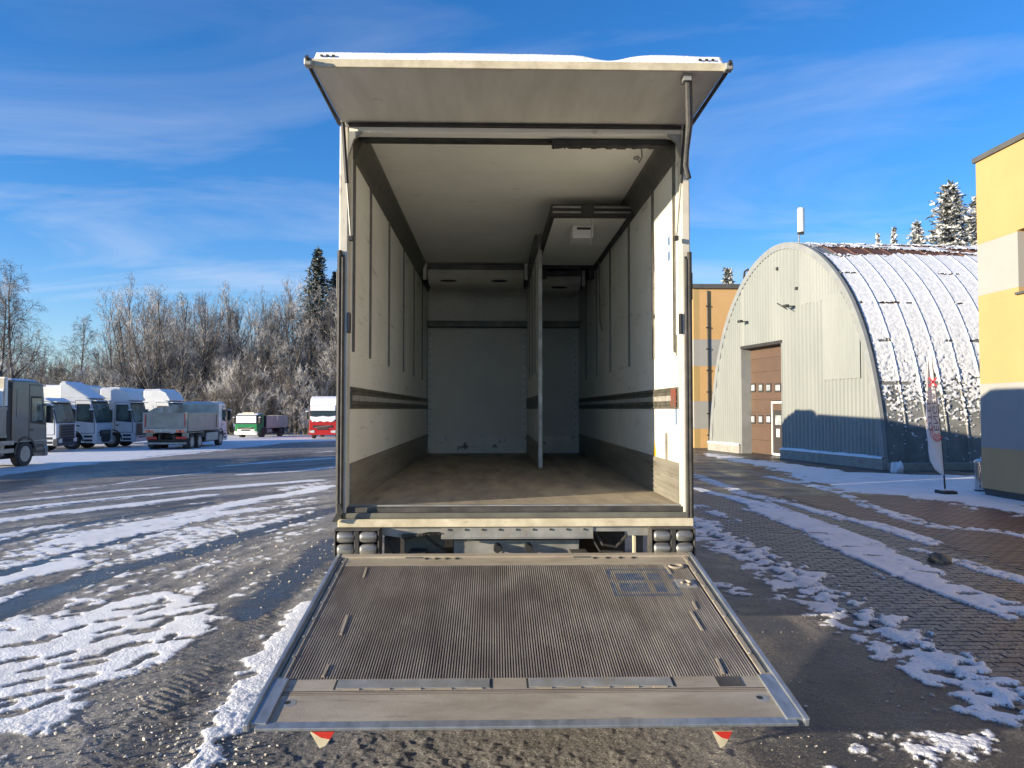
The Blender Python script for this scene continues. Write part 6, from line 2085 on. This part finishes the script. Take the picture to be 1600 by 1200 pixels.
crumb = mth('MULTIPLY', mth('MAXIMUM', crumb, mth('MULTIPLY', frost, 0.6)), mth('SUBTRACT', 1.0, attr('wet'), True), True)
col = mixc(crumb, col, (0.66, 0.64, 0.61))
L.new(col, bs.inputs['Base Color'])
rg = mth('SUBTRACT', mth('ADD', 0.36, mth('MULTIPLY', slm, 0.22)), mth('MULTIPLY', attr('wet'), 0.20))
rg = mth('ADD', rg, mth('MULTIPLY', rng(n_pa, 0.35, 0.65, -0.12, 0.14), mth('SUBTRACT', 1.0, attr('wet'))))
L.new(rg, bs.inputs['Roughness'])
bs.inputs['Specular IOR Level'].default_value = 0.33
bmp = N.new('ShaderNodeBump'); bmp.inputs['Distance'].default_value = 0.012
L.new(mth('ADD', mth('MULTIPLY', n_ag, 0.35), mth('MULTIPLY', mth('ADD', mth('MULTIPLY', n_sl, slm), crumb), 1.6)), bmp.inputs['Height'])
L.new(mth('MULTIPLY', mth('SUBTRACT', 1.0, mth('MULTIPLY', attr('wet'), 0.85)), 0.75), bmp.inputs['Strength'])
L.new(bmp.outputs[0], bs.inputs['Normal'])

A_ = {'slush': sl, 'wet': wet, 'snow': S, 'cover': np.clip(s_val, 0, 1.2)}
yard = grid_mesh('yard', GX, GY, GZ, m_gr, None, ~is_snow, True, A_)
tag(yard, kind='structure')
m_gs = M('ground_snow', (0.83, 0.84, 0.86), (0.70, 0.69, 0.68), 1.7, rough=0.65, bump=1.0, bscale=55, spec=0.3, world_co=True, lo=0.45, hi=0.75)
nt2 = m_gs.node_tree; N, L = nt2.nodes, nt2.links
bs2 = N['Principled BSDF']; src = bs2.inputs['Base Color'].links[0].from_socket
pos = N.new('ShaderNodeNewGeometry').outputs['Position']
f1 = noise(38, 6, 0.75, pos)
hole = rng(mth('ADD', attr('cover'), mth('MULTIPLY', mth('SUBTRACT', f1, 0.5), 1.5)), 0.40, 0.52)
L.new(mixc(hole, (0.20, 0.18, 0.16), src), bs2.inputs['Base Color'])
sn = grid_mesh('snow', GX, GY, GZ, m_gs, None, is_snow, True, {'cover': np.clip(s_val, 0, 1.2)})
tag(sn, 'patches and strips of trodden snow on the yard', 'snow', kind='stuff')

# brick paving: the nearest bricks singly, the rest in one piece
m_brick = M('paving_brick', (0.135, 0.092, 0.068), (0.095, 0.07, 0.055), 1.2, rough=0.5, rnd=0.25, bump=0.3, bscale=60)
m_brickr = M('red_paving_brick', (0.085, 0.035, 0.03), (0.11, 0.05, 0.04), 1.6, rough=0.45, rnd=0.2, bump=0.3, bscale=60, world_co=True)
pv = root('brick_paving', (8.5, 11.0, 0.0), 0, 'brick paving', None)
del pv['label']; pv['kind'] = 'structure'
bx, by = 0.20, 0.10
cells = []
j = 0
y = PVY0
while y < PVY1:
    x = PVX0 + (0.0 if j % 2 else -bx / 2)
    while x < PVX1:
        x0, x1 = max(x, PVX0), min(x + bx, PVX1)
        if x1 - x0 > 0.03 and not (6.10 < (x0 + x1) / 2 < 6.25 and y > 6.2):
            cells.append((x0, x1, y))
        x += bx
    y += by; j += 1
rp = random.Random(9)
def brick_mb(mb, x0, x1, y, cx=0, cy=0):
    h = 0.0135 + rp.uniform(-0.0025, 0.002)
    gsp = 0.0035
    a, b, c, d = x0 + gsp - cx, x1 - gsp - cx, y + gsp - cy, y + by - gsp - cy
    e = 0.006
    mb.add([(a, c, 0.0), (b, c, 0.0), (b, d, 0.0), (a, d, 0.0), (a, c, h - e * .6), (b, c, h - e * .6), (b, d, h - e * .6), (a, d, h - e * .6),
            (a + e, c + e, h), (b - e, c + e, h), (b - e, d - e, h), (a + e, d - e, h)],
           [(0, 1, 5, 4), (1, 2, 6, 5), (2, 3, 7, 6), (3, 0, 4, 7), (4, 5, 9, 8), (5, 6, 10, 9), (6, 7, 11, 10), (7, 4, 8, 11), (8, 9, 10, 11)])
    return mb
vis = [c for c in cells if (c[0] / (c[2] + 0.05)) < 0.72]
vis.sort(key=lambda c: math.hypot(c[0], c[2]))
sel = set(vis[:300])
bme = brick_mb(MB(), 0, bx, 0)
full = bme.build('brick', m_brick, pv, fix=False)
fme = full.data
bpy.data.objects.remove(full)
restA, restB, restC = MB(), MB(), MB()
is_grey = lambda c: c[0] < 6.15 + rp.uniform(-0.1, 0.1) or c[2] < 6.2
m_gbrick = M('grey_paving_brick', (0.060, 0.056, 0.053), (0.040, 0.038, 0.037), 1.2, rough=0.42, rnd=0.25, bump=0.3, bscale=60, scuff=(0.34, 0.33, 0.32), scuff_scale=(48, 48, 48), scuff_lo=0.53, scuff_hi=0.63, world_co=True)
gme = fme.copy(); gme.materials.clear(); gme.materials.append(m_gbrick)
for c in cells:
    if c in sel and c[1] - c[0] > 0.19:
        o = bpy.data.objects.new('brick', gme if is_grey(c) else fme); COL.objects.link(o); o.parent = pv
        o.location = (c[0] - 8.5, c[2] - 11.0, rp.uniform(-0.002, 0.003))
        o.rotation_euler = (rp.uniform(-0.012, 0.012), rp.uniform(-0.012, 0.012), rp.uniform(-0.008, 0.008))
    else:
        brick_mb(restC if is_grey(c) else restB if (c[2] > 11.5 + rp.uniform(-0.6, 0.6) or c[0] > 10.2) else restA, c[0], c[1], c[2])
tag(restA.build('brick_field', M('paving_field', (0.12, 0.085, 0.065), (0.075, 0.058, 0.048), 1.8, rough=0.5, bump=0.3, bscale=60, world_co=True), pv, (8.5, 11, 0), fix=False), kind='stuff')
tag(restB.build('red_brick_field', m_brickr, pv, (8.5, 11, 0), fix=False), kind='stuff')

tag(restC.build('grey_brick_field', m_gbrick, pv, (8.5, 11, 0), fix=False), kind='stuff')

# crumbs of ice and slush thrown about the near ground
bm = bmesh.new(); bmesh.ops.create_icosphere(bm, subdivisions=1, radius=1)
iv = np.array([v.co for v in bm.verts]); ifc = np.array([[v.index for v in f.verts] for f in bm.faces]); bm.free()
rc = np.random.default_rng(33)
V, Fc = [], []
spots = []
for (cx, cy, sx, sy, n, smin, smax) in ((640, 1175, 60, 25, 150, 0.006, 0.022), (560, 1180, 90, 30, 90, 0.005, 0.016), (250, 1150, 120, 45, 420, 0.004, 0.016), (330, 1190, 40, 25, 130, 0.005, 0.018), (200, 1010, 170, 90, 420, 0.004, 0.013), (1180, 1170, 90, 25, 50, 0.003, 0.009), (880, 1165, 160, 18, 120, 0.003, 0.008), (480, 1060, 10, 10, 0, 0, 0), (1400, 1010, 170, 80, 260, 0.003, 0.010), (1420, 900, 120, 40, 160, 0.006, 0.016), (380, 850, 150, 40, 420, 0.008, 0.022)):
    for _ in range(n):
        px, py = rc.normal(cx, sx), rc.normal(cy, sy)
        if py < 700: continue
        p = gp(px, py)
        spots.append((p, rc.uniform(smin, smax) * (1 if rc.random() < 0.85 else 1.6)))
for p, s in spots:
    if -1.2 < p[0] < 1.5 and p[1] > 3.5: continue
    k = iv * (1 + rc.normal(0, 0.33, (len(iv), 1))) * (s * 0.62) * np.array([1.25, 0.9, 0.7]) @ np.array(Matrix.Rotation(rc.uniform(0, 6.28), 3, 'Z'))
    Fc.append(ifc + len(V) * len(iv)); V.append(k + p + np.array([0, 0, s * 0.2 + 0.004]))
me = bpy.data.meshes.new('ice_crumbs'); me.from_pydata(np.concatenate(V).tolist(), [], np.concatenate(Fc).tolist()); me.materials.append(M('dirty_ice_crumb', (0.33, 0.29, 0.24), (0.55, 0.52, 0.47), 8, rough=0.5, world_co=True))
ic = bpy.data.objects.new('ice_crumbs', me); COL.objects.link(ic)
tag(ic, 'crumbs of dirty ice scattered over the yard', 'ice', kind='stuff')
